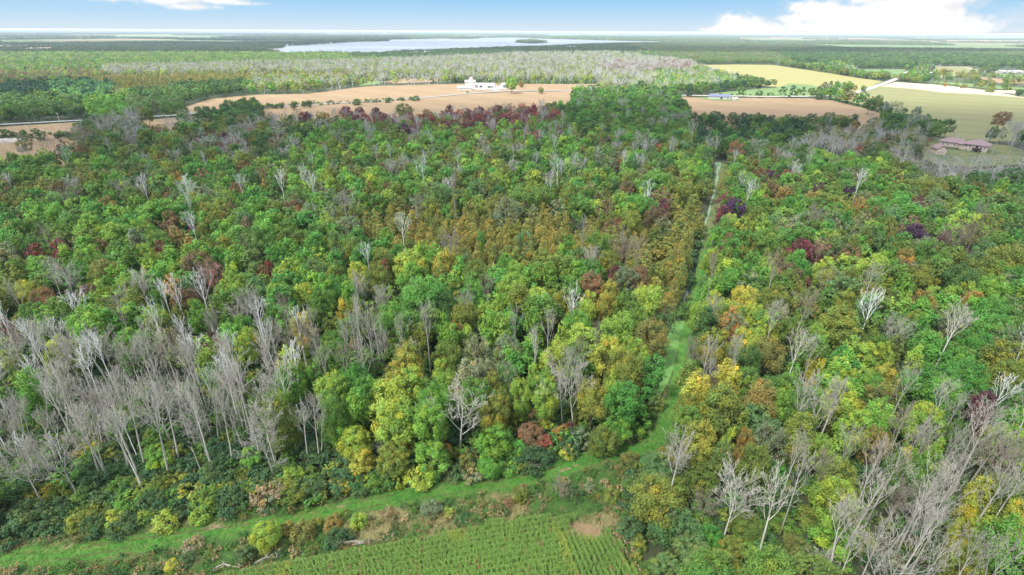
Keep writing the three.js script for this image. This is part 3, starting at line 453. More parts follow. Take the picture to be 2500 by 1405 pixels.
// ---------------------------------------------------------------- the trees of the photograph, one by one
// tile: [left, top, enlargement]; entries: x y width colour [m = low tree, s = shrub] of each crown in that enlarged tile
const TILES = [
[[0, 400, 2.7778], `640 50 70 bg,720 90 110 br,840 40 120 tg,930 110 90 dg,970 50 90 br,1060 70 110 mg,1130 110 90 tg,1200 120 120 or,1260 70 90 mg,1370 90 110 br,1430 60 90 em,1520 50 100 mg,560 100 170 ob,240 70 130 mg,360 80 90 bg,130 110 120 mg,
975 160 70 bp,700 110 110 ol,660 180 110 mg,430 190 110 br,330 170 150 ob,60 190 120 dg,120 240 110 tg,230 230 110 em,470 240 170 bb,540 200 100 ol,620 200 80 bg,770 180 120 tg,880 230 110 mg,730 290 120 or,940 280 110 bg,870 310 110 mg,1290 270 60 ba,1310 250 70 yg,1390 290 80 ol,1440 170 100 tg,1540 240 90 yg,1500 300 90 yg,1600 190 100 br,1690 210 70 em,1790 160 60 or,1900 130 70 ba,2000 140 110 bg,2060 200 90 ob,2120 150 80 ba,2200 110 110 lm,2320 190 100 ol,2370 270 140 bp,2220 260 150 tg,2450 200 70 em,1960 260 150 tg,2010 290 120 br,1870 320 110 ol,
380 350 130 bg,240 330 140 bg,510 300 110 lm,620 330 90 em,60 370 130 dg,870 360 90 dg,1060 330 220 bg,1060 390 150 em,1230 330 110 em,1160 420 80 br,970 460 140 bg,590 440 170 bg,800 480 180 lm,260 430 110 bg,180 400 90 ob,430 430 60 em,1310 430 60 ba,1410 420 70 bg,1380 480 90 ol,1310 475 70 mr,1420 360 160 ol,1640 370 120 mg,1700 350 100 bg,1800 290 70 co,1870 360 100 co,1950 460 130 mg,1790 430 90 co,1690 460 80 br,2100 340 120 gg,2230 370 130 gg,2380 440 160 gg,2330 350 70 cd,2440 350 60 cd,2260 430 70 cd,
60 500 110 em,50 620 170 gg,130 580 170 mg,310 510 80 bb,230 530 70 tg,430 560 130 gg,580 570 130 bg,600 640 150 bg,690 600 130 br,950 550 90 gg,1080 530 160 mg,1190 540 90 or,1310 570 130 or,1400 590 130 ol,1540 570 140 ol,1670 560 150 tg,1840 560 130 mg,1940 520 100 ol,2010 540 100 ol,2240 500 80 bg,2300 510 80 mg,2390 590 130 ol,
280 650 80 rd,420 630 90 rd,220 680 60 mr,290 720 150 bg,150 720 130 mg,450 790 150 bp,340 740 100 ba,570 690 130 mg,770 640 90 bg,990 640 130 lm,910 680 100 mg,1110 630 70 rd,1180 660 100 mg,1030 720 130 lm,1080 790 160 em,1240 730 130 yg,1360 700 200 br,1500 650 130 em,1470 760 130 pk,1580 760 110 yg,1830 720 60 rd,1770 780 120 br,1860 640 150 em,1930 700 130 mg,2060 660 110 mg,2270 670 110 em,2130 740 170 tg,2060 790 120 em,2280 770 80 ol,2440 760 140 yg,2420 860 80 ba,730 740 170 ob,200 870 130 ye,40 870 100 lm,290 850 90 ob,680 800 130 ol,
110 900 100 ba,960 830 130 bp,850 850 140 lm,860 920 60 bp,1270 850 110 tg,1400 840 140 bb,1520 900 150 yg,1180 890 110 or,1250 940 170 br,1370 930 130 mr,1060 950 130 mg,950 970 120 ol,590 900 110 ol,720 910 110 yg,310 940 150 br,500 960 140 mr,640 950 100 pk,1880 900 150 lm,2060 900 150 yg,2200 880 160 bg,2370 900 150 bg,2180 960 170 mg,1740 900 110 tg,1650 960 110 ba,
230 1050 200 mg,400 1020 200 mg,460 1110 140 dg,640 1080 230 bg,790 1130 120 em,820 1030 110 bb,1050 1060 170 yg,1340 1030 140 bg,1230 1050 100 ol,1440 1090 80 ba,1540 1100 100 mg,1660 1110 130 bg,1740 1010 130 ba,1850 1060 120 mg,1930 1030 110 bb,2110 1070 80 ba,2050 1110 140 ye,2250 1090 110 ol,2340 1010 100 ye,2430 1040 100 ba,40 1130 110 rd,180 1190 150 ba,270 1230 120 ba,370 1180 100 ba,
700 1260 200 ba,880 1300 140 bg,450 1290 200 yg,90 1330 120 yg,1000 1310 120 ba,1220 1250 150 bb,1420 1240 130 mr,1410 1320 130 yg,1640 1260 130 lm,1700 1200 130 yg,1540 1340 80 bp,1850 1200 150 ba,2010 1220 150 bb,2120 1210 100 ba,2260 1230 150 mg,2420 1300 60 or,1970 1340 150 lm,2200 1340 120 ba,2400 1150 110 ba,1110 1330 100 bb,1300 1350 90 ba`],
[[800, 400, 2.7778], `310 100 110 lm,440 40 90 ba,520 110 70 bg,560 190 110 mg,640 40 80 ba,720 200 180 tg,830 90 70 bg,990 70 90 em,1040 130 80 lm,860 160 90 ba,1100 160 120 ol,1160 220 100 dg,1200 130 80 yg,1280 170 90 ob,1410 120 140 lm,1330 230 200 mg,1510 130 60 bp,1560 50 80 ba,1640 170 70 yg,1680 210 70 em,1720 110 140 ol,1830 90 130 lm,1780 200 120 gg,1920 70 70 dg,2020 120 110 ob,2190 130 160 em,2310 130 90 bg,2440 190 90 co,230 200 60 em,290 200 40 rd,370 210 90 br,340 270 90 mg,250 260 80 mg,110 280 110 ba,170 220 90 gg,440 290 90 co,590 290 100 ba,40 360 110 gg,700 300 130 ol,810 340 80 em,850 310 70 co,920 220 70 cd,960 250 110 bg,1040 290 100 lm,990 320 130 ob,1210 320 200 gg,1400 350 110 gg,1460 350 60 cd,1560 320 120 gg,1620 270 110 tg,1730 310 130 mg,1880 320 140 br,2030 280 80 bg,2040 330 100 lm,2150 300 150 em,2260 240 140 pk,2270 300 90 mr,2220 365 150 br,2060 400 150 ol,
210 360 70 cd,270 400 80 co,330 450 80 cd,430 450 80 co,420 360 80 cd,320 530 80 co,270 480 80 cd,560 440 80 cd,620 390 90 co,680 410 80 co,760 390 90 cd,720 440 80 co,640 460 80 cd,500 520 80 cd,560 540 90 co,620 500 80 cd,700 510 80 cd,750 530 70 co,800 470 80 cd,850 460 80 cd,900 450 80 cd,930 380 70 cd,960 350 70 co,1000 390 80 cd,1070 330 70 cd,1100 400 80 cd,1050 450 80 cd,990 460 80 co,1150 370 80 co,1230 440 80 cd,1210 500 80 cd,1290 480 80 cd,1370 400 70 cd,1430 480 70 cd,1440 420 80 co,1500 430 80 cd,1560 400 80 cd,1100 500 80 cd,1160 560 80 cd,1090 590 80 cd,1130 640 90 co,1210 560 80 cd,1280 560 80 co,1350 580 80 cd,1270 640 90 cd,1380 620 80 cd,1470 520 70 cd,1510 560 80 cd,1450 600 80 cd,1550 540 80 co,1530 620 80 cd,920 540 80 cd,880 560 80 co,1020 620 80 co,1000 680 80 cd,1620 400 80 co,1850 400 80 co,2080 540 80 cd,2140 520 80 cd,2210 490 80 cd,2350 520 90 cd,2340 620 80 cd,2400 590 80 cd,2450 510 80 co,2440 640 80 co,2380 660 80 cd,2300 750 90 cd,2350 880 80 cd,2450 300 80 co,2400 770 80 co,
150 440 170 gg,510 440 80 bp,400 520 100 bg,30 480 90 em,40 540 90 em,170 560 150 mg,240 620 170 em,60 650 120 tg,40 780 110 ol,370 650 160 ol,580 690 230 yg,650 610 130 yg,830 560 130 ba,820 680 190 gd,900 740 90 bg,920 640 110 ob,1020 750 160 ol,1040 530 60 em,1340 530 130 tg,1220 690 130 bg,1280 740 130 lm,1260 840 210 yg,1640 550 80 em,1600 630 110 bg,1700 640 110 tg,1730 480 90 ba,1790 660 110 ba,1830 540 140 mg,1910 670 150 ol,2000 580 160 bb,2100 620 110 bb,1910 450 130 br,1970 420 50 rd,2280 440 120 gg,1500 790 90 bg,1680 800 120 bg,1780 830 190 br,1920 880 130 gd,1950 760 90 mr,2010 790 160 gg,2120 780 140 br,2160 920 200 lm,
210 770 150 yg,220 860 90 ba,350 790 170 ol,400 750 60 rd,550 780 180 bg,640 780 110 mg,760 810 120 tg,870 810 110 lm,640 900 260 em,980 900 180 em,800 980 170 dg,370 940 120 ba,60 850 160 em,150 880 130 bg,290 1010 110 yg,1080 880 90 bb,1430 930 180 lm,1590 970 160 ol,1070 1030 170 yg,1190 990 130 bg,940 970 110 ba,920 1040 160 ol,1280 1080 90 ba,1390 1130 110 bg,440 1060 190 bg,510 1130 100 ba,670 1090 120 ba,660 1200 100 ol,790 1120 110 bg,860 1160 110 or,960 1190 110 lm,1080 1140 110 bg,1170 1160 110 yg,1500 1130 90 bp,1580 1200 80 yg,1700 1110 170 bg,1820 1200 70 bb,1960 1120 220 lm,2210 1180 220 ob,1890 960 130 gd,1780 970 150 yg,2310 1040 140 tg,2110 1070 130 mg,
170 1040 100 ol,140 1180 100 ba,290 1140 140 ba,360 1230 120 ba,190 1300 60 or,90 1350 130 bb,250 1340 160 ba,560 1290 170 gg,530 1350 200 gd,800 1310 200 ol,1000 1280 200 gg,1210 1270 200 gg,1400 1270 110 ba,1540 1320 190 yg,1620 1370 130 ba,1900 1330 250 ye,2090 1310 170 lm,1700 1320 90 bb,50 1240 150 mg`],
[[1600, 400, 2.7778], `560 70 120 mg,480 120 100 co,530 230 150 em,630 190 80 ba,480 270 130 mr,540 310 130 pu,460 355 110 mr,700 80 90 br,770 100 110 mr,820 60 80 bg,880 100 90 rd,770 170 110 br,950 120 110 br,990 190 110 tg,1060 60 70 bg,1100 130 120 mg,1110 190 100 pu,1170 220 150 ol,1310 180 100 mg,1320 200 80 pu,1380 120 70 ba,1410 260 130 gg,1530 110 90 mr,1630 130 80 br,1720 130 130 tg,1650 210 130 mg,1890 160 160 ol,2020 150 140 mg,2120 210 120 em,2190 130 150 dg,2420 100 170 dg,2450 200 120 em,1930 240 150 tg,2150 270 130 bg,2310 270 140 tg,700 260 120 bg,740 270 60 rd,720 230 70 yg,880 220 110 or,950 240 90 bg,900 290 90 em,1000 290 110 mg,1260 310 120 gd,1380 310 100 or,1050 250 110 or,860 370 130 lm,960 340 110 em,1080 370 110 ba,1200 370 110 gg,1470 360 110 br,1560 340 100 em,1660 290 130 em,1770 290 100 mr,1900 300 110 gg,1960 280 100 yg,1750 360 140 em,1900 370 130 tg,2100 380 130 bg,2190 340 70 ba,2300 400 130 ol,2360 350 50 or,2450 400 100 tg,
410 500 130 em,470 430 110 gg,600 430 110 yg,600 520 120 em,730 430 120 lm,780 530 190 mg,900 450 180 gg,1060 440 100 mg,1150 480 120 em,1290 490 130 ol,1340 420 110 tg,1430 520 110 ol,1490 480 100 em,1600 440 100 ol,1720 430 120 pk,1770 500 170 pu,1700 540 110 lm,1570 570 110 tg,1920 450 110 bg,1850 580 150 gg,2050 530 170 bb,2180 480 140 bb,2240 560 100 tg,2440 520 130 em,1960 560 70 mr,
490 570 80 br,510 610 70 cd,560 620 70 cd,610 590 60 cd,660 610 70 cd,400 660 130 yg,480 670 70 co,740 680 80 cd,780 720 80 co,830 640 60 cd,800 740 130 bb,980 590 140 mr,1110 580 140 pk,960 670 120 em,1300 640 170 br,1400 620 110 lm,1690 660 130 or,1880 620 200 mg,1560 680 100 bg,1460 710 190 lm,1130 720 130 lm,980 740 110 em,1160 800 170 gg,1310 800 120 ol,1900 720 150 em,1790 790 150 ol,2060 790 200 dg,2220 740 200 ol,2380 640 220 ol,2450 770 130 em,560 770 180 bg,690 800 130 em,740 830 90 bg,380 740 100 bb,890 810 120 ol,1460 810 110 ba,
1000 850 90 rd,950 900 60 gd,1000 980 150 bb,590 920 180 ye,410 960 150 yg,300 1020 140 yg,640 1030 150 yg,820 930 170 ol,830 1020 150 gg,800 1080 110 ba,1150 890 100 ol,1300 950 140 gd,1160 980 110 mg,1430 900 130 gd,1500 970 160 ol,1580 910 110 ob,1680 850 120 bg,1700 960 90 yg,1810 970 150 or,1880 910 100 lm,2080 910 180 yg,2150 960 140 or,2290 860 170 bg,2440 880 110 em,2270 1000 180 em,1240 1080 260 gd,1420 1070 110 tg,1620 1110 160 tg,1620 1170 140 bp,1760 1090 130 gd,2020 1080 180 gg,2020 1130 160 bp,2300 1130 220 em,490 1080 140 or,520 1110 150 gg,330 1130 130 dg,390 1010 100 ba,720 1150 190 yg,600 1220 170 ye,390 1230 200 ol,240 1290 80 bb,350 1330 110 ba,520 1330 130 ba,900 1160 220 ol,780 1290 190 ob,950 1280 130 bp,1050 1310 90 ba,1080 1180 150 yg,1090 1290 90 gd,620 1340 170 dg,1420 1180 90 ol,1500 1240 130 mg,1880 1250 230 em,2160 1240 180 em,2370 1220 190 gg,1410 1310 160 lm,1540 1320 130 yg,1620 1300 90 ol,1760 1360 90 yg,2380 1350 240 gd,2050 1360 170 em,1300 1320 110 yg`],
[[0, 900, 2.7778], `240 180 150 bg,400 30 70 yg,1070 590 160 bg m,1700 600 130 bg m,1890 380 170 ol,1960 560 110 mg m,365 815 120 ye s,1460 60 130 em,1960 100 200 bg,2130 70 100 bg,2250 150 190 lm,2400 100 170 em,2440 280 130 bg,2280 350 140 bg,2420 500 210 yg m,2440 640 150 ye m,2030 470 60 gd m,1520 470 70 ol m,1010 450 80 ol m,1580 510 60 gd m,
190 1000 220 te s,330 1010 200 te s,80 1080 150 te s,450 960 130 mg s,560 870 130 mg s,880 890 180 bg s,770 1030 140 yg s,1000 860 120 mg s,1130 890 150 em s,990 1000 110 yg s,1120 1040 150 yg s,640 960 80 ye s,550 1000 90 yg s,640 1070 160 te s,1390 910 170 mg s,1380 980 150 yg s,1460 830 100 yg s,1250 870 90 yg s,1500 930 70 or s,1600 920 190 te s,1800 850 210 tn s,1850 930 110 te s,1540 800 90 ol s,1630 780 100 ol s,1640 710 80 gd s,1700 810 60 bg s,1990 730 140 lm s,1990 850 180 ol s,2130 820 160 te s,2280 780 100 ye s,2350 800 90 ye s,930 790 100 gd s,1090 790 140 ol s,1270 710 80 or s,1390 700 60 gd s,1470 730 70 or s,1360 610 80 gd s,580 690 90 gd s,550 630 90 ol s,680 850 80 gd s,995 735 50 gd s,160 700 60 ye s,220 830 110 ol s,90 800 130 mg s,
1810 1110 180 yg m,1800 1230 100 gd s,2260 1060 120 or s,2130 1060 100 ol s,2340 980 80 ol s,2430 1040 120 yg s,1660 1270 130 te s,1890 1255 70 te s,1270 1290 100 te s,1160 1340 90 ye s,720 1395 120 te s,1020 1385 80 te s,1320 1190 130 tn s,2280 1150 150 te s,1950 1090 110 ob s,2060 1100 160 ob s`],
[[800, 900, 2.7778], `180 90 180 em,40 150 200 lm,260 170 180 em,190 270 140 bg,30 340 150 mg,440 330 250 lm,540 120 230 lm,730 230 210 bg,790 60 180 yg,500 30 240 gd,640 370 190 em m,190 480 180 yg m,220 620 170 ye m,150 350 160 bg m,430 600 230 gd m,520 520 160 gd m,700 600 220 bg m,560 670 90 em s,620 730 190 yg s,460 760 150 yg s,340 540 90 ba m,270 770 130 yg s,800 560 110 or m,770 410 120 yg m,960 120 150 gg,1050 50 180 gg,1100 130 130 ol,1200 60 160 gg,1120 300 170 ol,1110 490 220 bg m,1190 230 120 gd,1230 340 110 gd m,1110 630 170 bg m,1210 600 90 ye s,1240 670 130 bg s,1290 540 110 em m,960 620 150 ob m,980 710 150 gg s,1310 180 150 yg,1300 330 100 lm m,1420 70 160 lm,1470 190 170 lm,1410 330 120 br m,1380 450 170 br m,1490 350 100 yg m,1480 500 110 rd m,1580 430 110 or m,1650 390 70 mr m,1720 470 130 gg m,1800 200 200 gd,2010 200 240 em,1960 400 190 bg m,2090 330 180 bg m,2110 70 90 br,1920 110 100 yg,1870 480 180 ol m,1620 560 100 ye s,1490 590 100 te s,1390 620 190 te s,2190 60 130 em,2230 220 110 tg m,
1575 820 120 bb m,1670 850 110 te s,1830 870 70 gd s,1930 860 110 ol s,1780 810 90 gg s,2050 620 130 ob s,2240 680 210 tg m,2250 800 200 gg m,2240 890 300 ol m,1310 860 90 ol m,820 980 70 yg s,710 950 130 gg s,930 1000 70 te s,1230 910 90 br s,1160 970 70 te s,200 1060 80 yg s,40 1040 110 or s,130 1140 100 te s,2080 1020 120 ol s,2110 1180 100 gd s,2090 1290 90 gd s`],
[[1600, 900, 2.7778], `230 120 130 ol,350 50 110 ba,620 100 180 mg,480 130 150 ye,370 150 110 br,270 200 140 ye,220 290 140 ol,470 290 330 ol,690 260 160 or,860 240 130 lm,1000 230 190 ba,1080 290 180 bp,1180 260 170 ba,1240 220 210 lm,1090 30 110 ye,910 90 90 bg,1220 60 110 yg,1310 90 120 yg,1430 120 180 bg,1560 90 180 gd,1530 240 240 ob,1690 130 120 ba,1810 330 160 yg,1920 240 160 bg,1930 120 230 em,2140 80 220 em,2380 60 200 gd,2150 200 160 em,2340 230 220 tg,2020 300 110 ba,2210 320 120 mr,1900 410 130 tg,2030 450 130 mg,2230 440 200 ba,2430 440 150 bg,1330 410 210 lm,1480 390 150 bg,1470 510 170 or,1290 520 130 ba,970 480 160 gd,770 520 240 gg,310 500 210 gd,490 510 90 yg,600 530 120 or,460 600 130 tg,320 620 220 ol m,330 760 230 ol m,680 660 200 ol,820 710 140 em m,150 600 170 ba,50 660 150 tg m,1100 560 160 yg,1210 610 120 yg,950 600 120 ba,980 740 120 ba,1130 690 110 bb,1660 420 160 bb,1750 530 120 ba,1830 480 110 ba,1680 650 110 ye,1890 620 110 lm,2010 560 110 ba,2130 580 100 ba,2280 640 200 bb,2440 600 100 ba,1470 680 160 ba,1720 740 240 mg,1250 780 220 gd,1220 920 260 yg,1150 1010 130 em m,1340 1060 90 ye m,1230 1110 260 bg m,540 880 280 bp,820 920 240 bp,340 940 170 bb m,630 1060 190 ol m,1440 900 180 ba,1650 920 140 bb,1520 1180 170 ba,1780 1150 200 ba,1950 880 160 ba,2170 920 130 ye,2300 850 200 ba,2080 1100 100 ye,2090 1200 150 gd m,2230 1100 140 lm,2400 1060 120 ye,2360 1180 170 bg m,1900 1080 150 ba,1350 1220 140 ba,950 1220 190 ob m,740 1330 160 em m,510 1230 180 ol m,100 1020 260 tg m,190 1090 220 tg m,380 1130 160 em m,260 1240 200 tg m,60 1350 180 tg m,210 1340 60 or s,460 1340 240 gd m,90 840 220 ol m,1620 1300 150 gg m,1880 1290 170 ba,2130 1310 150 ba,2330 1330 160 ba,1120 1320 150 ba m,2420 830 120 ba`],
[[0, 60, 3.9063], `50 1050 90 dg m,130 1050 70 dg m,220 1058 60 dg m,290 1062 50 dg s,375 1055 80 dg m,535 1058 50 dg m,575 1055 50 dg s,620 1045 60 dg m,690 1072 90 dg s,845 1035 70 dg m,910 1040 70 tg m,975 930 110 gg,1160 960 110 dg,1090 930 100 ba,1260 880 120 ba,1390 850 110 ol,1210 1110 120 ba,220 1140 130 gg,470 1160 150 ba,620 1180 150 br,830 1090 110 ba,1530 1045 110 br,1860 1000 120 bg,2060 905 60 bg,2140 890 70 bg,2210 950 110 dg,1700 1000 110 dg,1960 810 70 dg m,1880 810 60 dg m,2040 800 40 dg m,2240 1125 100 br,2420 745 90 dg,2300 760 100 dg,2180 770 90 dg,2450 1170 100 dg`],
[[620, 60, 3.9063], `-30 760 70 dg m,85 785 40 dg m,130 770 50 dg m,180 775 40 dg m,210 775 40 dg m,255 770 50 dg m,380 765 70 dg m,475 755 50 dg m,520 750 55 dg m,980 738 70 dg s,1085 728 45 dg s,1155 728 40 dg s,1200 727 25 dg s,1275 720 55 dg s,1320 718 28 dg s,1370 715 25 dg s,1415 712 40 dg s,1500 705 40 dg s,1545 704 60 dg s,1215 562 32 br s,1475 554 26 br s,1357 562 14 br s,1715 541 28 ol s,2460 560 110 bg,2550 560 55 or m,2362 545 90 ob m,2035 645 24 co s,1977 621 16 ol s,
830 850 90 rd,880 830 110 mr,1010 840 110 mr,1160 840 90 pu,1230 890 80 mr,1090 900 50 rd,500 890 130 mr,690 890 90 or,1440 820 170 ob,1660 860 100 br,1690 930 90 rd,1860 810 70 mr,1960 860 90 rd,2035 900 90 mr,1420 1010 140 pu,1510 1005 80 mr,1820 1010 110 mr,2230 840 60 rd,2310 900 60 rd,2480 915 70 mr,1010 960 90 em,380 1040 150 dg,840 1010 110 mg,780 1070 130 ba,1050 1010 110 tg,2130 1050 170 ob,2420 1060 90 lm,990 1210 150 bg,650 1180 70 mr,180 1170 150 br,530 1020 150 dg,2390 970 140 bg,2270 960 90 ba,1940 1050 110 gg`],
[[1240, 60, 3.9063], `1095 530 110 mg,1285 580 100 dg,1130 572 60 br,310 622 60 ol m,150 800 70 rd,250 860 70 rd,65 910 70 rd,160 910 60 rd,190 1070 130 pk,265 1060 70 rd,85 1165 80 gd,740 980 180 dg,2185 1190 150 rd,2180 1240 170 br,1150 1085 90 or,960 1120 90 pk,850 1030 90 lm,560 1170 220 bg,1440 1195 80 mr,1925 1150 90 bp,2005 1150 80 bp,1765 1010 80 ba,1640 770 140 dg,2270 920 150 pn,2390 900 80 pn,1990 890 150 pn,1420 760 100 bg,520 900 60 ba,600 1040 60 bp,1840 1230 110 bg,1700 890 100 dg,1788 897 113 pn,1876 904 126 mg,1964 911 139 dg,2052 918 112 pn,2140 895 125 dg,2228 902 138 pn,2316 909 111 mg,2404 916 124 dg`],
[[1860, 60, 3.9063], `1035 757 95 dg,1170 782 75 dg,1300 788 110 gg,1370 817 42 dg m,1485 820 70 dg m,977 608 50 dg m,822 585 95 mg,895 597 42 ob m,600 588 60 pn,660 575 60 pn,715 580 45 pn,770 635 60 ob m,690 635 40 dg m,637 640 34 ol m,555 605 42 dg m,555 672 80 dg m,825 625 36 rd m,690 372 130 bg,750 372 90 yg,1555 390 38 or m,1610 392 55 mg m,1425 398 66 ol m,1605 482 66 tg m,1340 505 70 gd m,1400 510 80 gd m,1460 525 70 gd m,1480 455 60 bg m,2170 440 36 dg m,2235 425 45 dg m,1925 590 50 or s,1750 575 36 or s,2470 645 60 dg m,2180 620 70 ol s,1800 440 50 or s,1735 435 50 or s,640 900 130 dg,440 930 70 pn,200 950 180 pn,70 960 130 pn,300 960 130 pn,1060 985 50 or,880 970 70 or,2290 890 140 br,880 1130 70 mr,1070 1200 170 dg,500 1270 140 bg,440 1070 70 lm,690 1010 45 lm,1360 1080 130 ol,2400 1130 80 bp,2150 1090 70 bp,2260 1080 70 bp,1350 1090 50 bp,760 1110 150 gg,410 1140 150 gg,1670 985 130 mg,100 1240 130 br,10 915 100 dg,90 926 113 pn,170 937 126 mg,250 918 139 dg,330 929 112 ol,410 940 125 dg,490 921 138 pn,570 932 111 mg,650 943 124 dg,730 924 137 ol,810 935 110 dg,890 916 123 pn`],
];
// dead grove at lower left and other leafless trees: pixel of the foot, pixel of the top, colour
const GROVE = [[0, 900, 2.7778], `305 785 150 480 bp,180 690 70 330 ba,150 660 10 300 ba,385 655 250 270 bp,260 730 180 430 bp,425 630 340 300 bp,690 775 530 260 bp,720 755 600 330 bp,590 655 480 230 ba,880 710 730 130 bp,990 700 830 60 bp,1145 735 990 80 bp,1215 655 1100 60 bp,1450 720 1230 100 bp,1580 670 1500 60 bp,1770 650 1700 420 bp,1690 470 1580 20 bp,1500 430 1400 10 bp,1440 495 1300 20 bp,1390 490 1330 230 ba,2090 630 2040 250 bp,2165 625 2110 170 bp,2178 600 2200 260 bp,1825 560 1760 90 bp,750 570 660 160 ba,700 560 590 150 ba,50 560 -20 200 ba,10 590 -60 250 ba,470 500 380 60 bp,445 685 640 340 bp,110 560 60 200 ba,220 560 150 180 ba,540 480 450 60 ba,640 430 560 20 ba,930 600 860 300 ba,1480 500 1420 160 ba,1610 590 1560 270 ba,1240 420 1180 30 ba,1040 430 960 20 ba,830 430 760 20 ba,330 480 280 80 ba`];
const SNAGS = [[0, 900, 2.7778], `830 688 780 600 bp,1180 670 1125 505 bp,170 842 125 705 bp,1370 718 1240 540 bp`];
const FRONT = [[800, 900, 2.7778], `895 560 930 180 bp,1668 390 1620 -30 bp,2340 790 2390 560 bp,1590 400 1580 40 bp`];

// ---------------------------------------------------------------- placing
const TREES = [];                                               // {kind, code, x, z, sx, sy, turn, listed}
const FORM = { cd: ['cedar0', 'cedar1', 'cedar2'], co: ['cedar0', 'cedar2', 'cedar1'], pn: ['pine0', 'pine1'], pb: ['pine1', 'pine0'], gg: ['thin0', 'thin1', 'round4'], tg: ['round4', 'thin1', 'round2'], pk: ['thin1', 'thin0'], ob: ['round4', 'thin1', 'round1'], br: ['thin1', 'round4', 'round1'],
  lm: ['round3', 'round2', 'round1', 'round5'], yg: ['round1', 'round3', 'round5', 'round4'], ye: ['round1', 'round5', 'round3'], bg: ['round3', 'round2', 'round0', 'round5'], em: ['round0', 'round2', 'round4', 'round3'], mg: ['round0', 'round4', 'round2', 'round1'], dg: ['round0', 'round4', 'round1'], ol: ['round1', 'round4', 'round0', 'round5'], gd: ['round5', 'round1', 'round4'], or: ['round5', 'round4', 'round2'], rd: ['round2', 'round4', 'thin1'], mr: ['round4', 'thin1', 'round2'], pu: ['round4', 'round2'] };
const isBare = (c) => c in BARK;
const shrubForms = ['shrub0', 'shrub1', 'shrub2'];
const CELL = 12, cells = new Map();
const cellKey = (x, z) => Math.floor(x / CELL) * 100003 + Math.floor(z / CELL);
function add(t) { TREES.push(t); const k = cellKey(t.x, t.z); if (!cells.has(k)) cells.set(k, []); cells.get(k).push(t); return t; }
function crowded(x, z, r, share) {
  const ci = Math.floor(x / CELL), cj = Math.floor(z / CELL);
  for (let i = -1; i <= 1; i++) for (let j = -1; j <= 1; j++) for (const o of cells.get((ci + i) * 100003 + cj + j) ?? []) { const d = Math.hypot(o.x - x, o.z - z); if (d < (r + o.r) * share) return true; }
  return false;
}
function place(px, py, wpx, code, cls) {
  const b = isBare(code);
  let kind, hc = cls === 's' ? 1.8 : cls === 'm' ? 6 : 11, sx = 1, sy = 1, p;
  for (let it = 0; it < 4; it++) {
    p = G(px, py, hc); const depth = proj(p.x, hc, p.z)[2], w = wpx * depth / FPX;
    if (!kind) kind = cls === 's' ? (b ? 'elm2' : pick(shrubForms)) : b ? (cls === 'm' ? 'elm2' : w > 8 ? pick(['elm0', 'elm1']) : w > 6.5 ? pick(['elm2', 'elm0', 'ash2']) : pick(['ash0', 'ash1', 'ash2', 'elm2'])) : cls !== 'm' && w < 4.6 && !/^(cd|co|pn|pb)$/.test(code) && R() < 0.5 ? 'column0' : pick(FORM[code] ?? ['round0', 'round1']);
    const k = KIND[kind]; sx = w / k.w;
    if (/cedar|pine/.test(kind)) sx = clamp(sx, 0.8, 1.5);
    sy = cls === 's' ? clamp(sx * 0.95, 0.3, 2) : cls === 'm' ? clamp(sx * 0.95, 0.28, 0.78) : b ? clamp(0.7 + 0.3 * sx, 0.75, 1.2) : clamp(0.62 + 0.38 * sx, 0.62, 1.25);
    if (/pine/.test(kind)) sy = Math.min(sy, 0.86);
    hc = k.hc * sy; if (cls === 'm' && /round|thin|elm/.test(kind)) hc -= 3 * sy;
  }
  const k = KIND[kind];
  return add({ kind, code, x: p.x, z: p.z, sx, sy, r: k.w * sx / 2, turn: rr(0, 6.28), listed: true, cls, sink: cls === 'm' && /round|thin|elm/.test(kind) ? 3 * sy : 0 });
}
for (const [[ox, oy, k], text] of TILES) for (const e of text.split(',')) {
  const [x, y, w, code, cls] = e.trim().split(/\s+/); if (!code) continue;
  place(ox + x / k, oy + y / k, w / k, code, cls);
}
// leafless trees given by foot and top: the lean is theirs
function lean([[ox, oy, k], text], kinds) {
  for (const e of text.split(',')) {
    const [fx, fy, tx, ty, code] = e.trim().split(/\s+/), a = G(ox + fx / k, oy + fy / k, 0), d = dirOf(ox + tx / k, oy + ty / k);
    const t = Math.hypot(a.x, a.z) / Math.hypot(d.x, d.z), top = V(d.x * t, CAMH + d.y * t, d.z * t);       // the top stands above the foot's distance
    const kind = pick(kinds), h = clamp(top.y, 3, 25), sy = h / KIND[kind].h, off = [clamp((top.x - a.x) / h, -0.35, 0.35), clamp((top.z - a.z) / h, -0.2, 0.2)];
    add({ kind, code, x: a.x, z: a.z, sx: clamp(sy, 0.6, 1.1) * rr(0.75, 0.95), sy, r: 1.6, turn: rr(0, 6.28), listed: true, tilt: off });
  }
}
lean(GROVE, ['ash0', 'ash1', 'ash3', 'ash2']); lean(SNAGS, ['snag0']); lean(FRONT, ['elm2', 'ash0', 'elm0']);

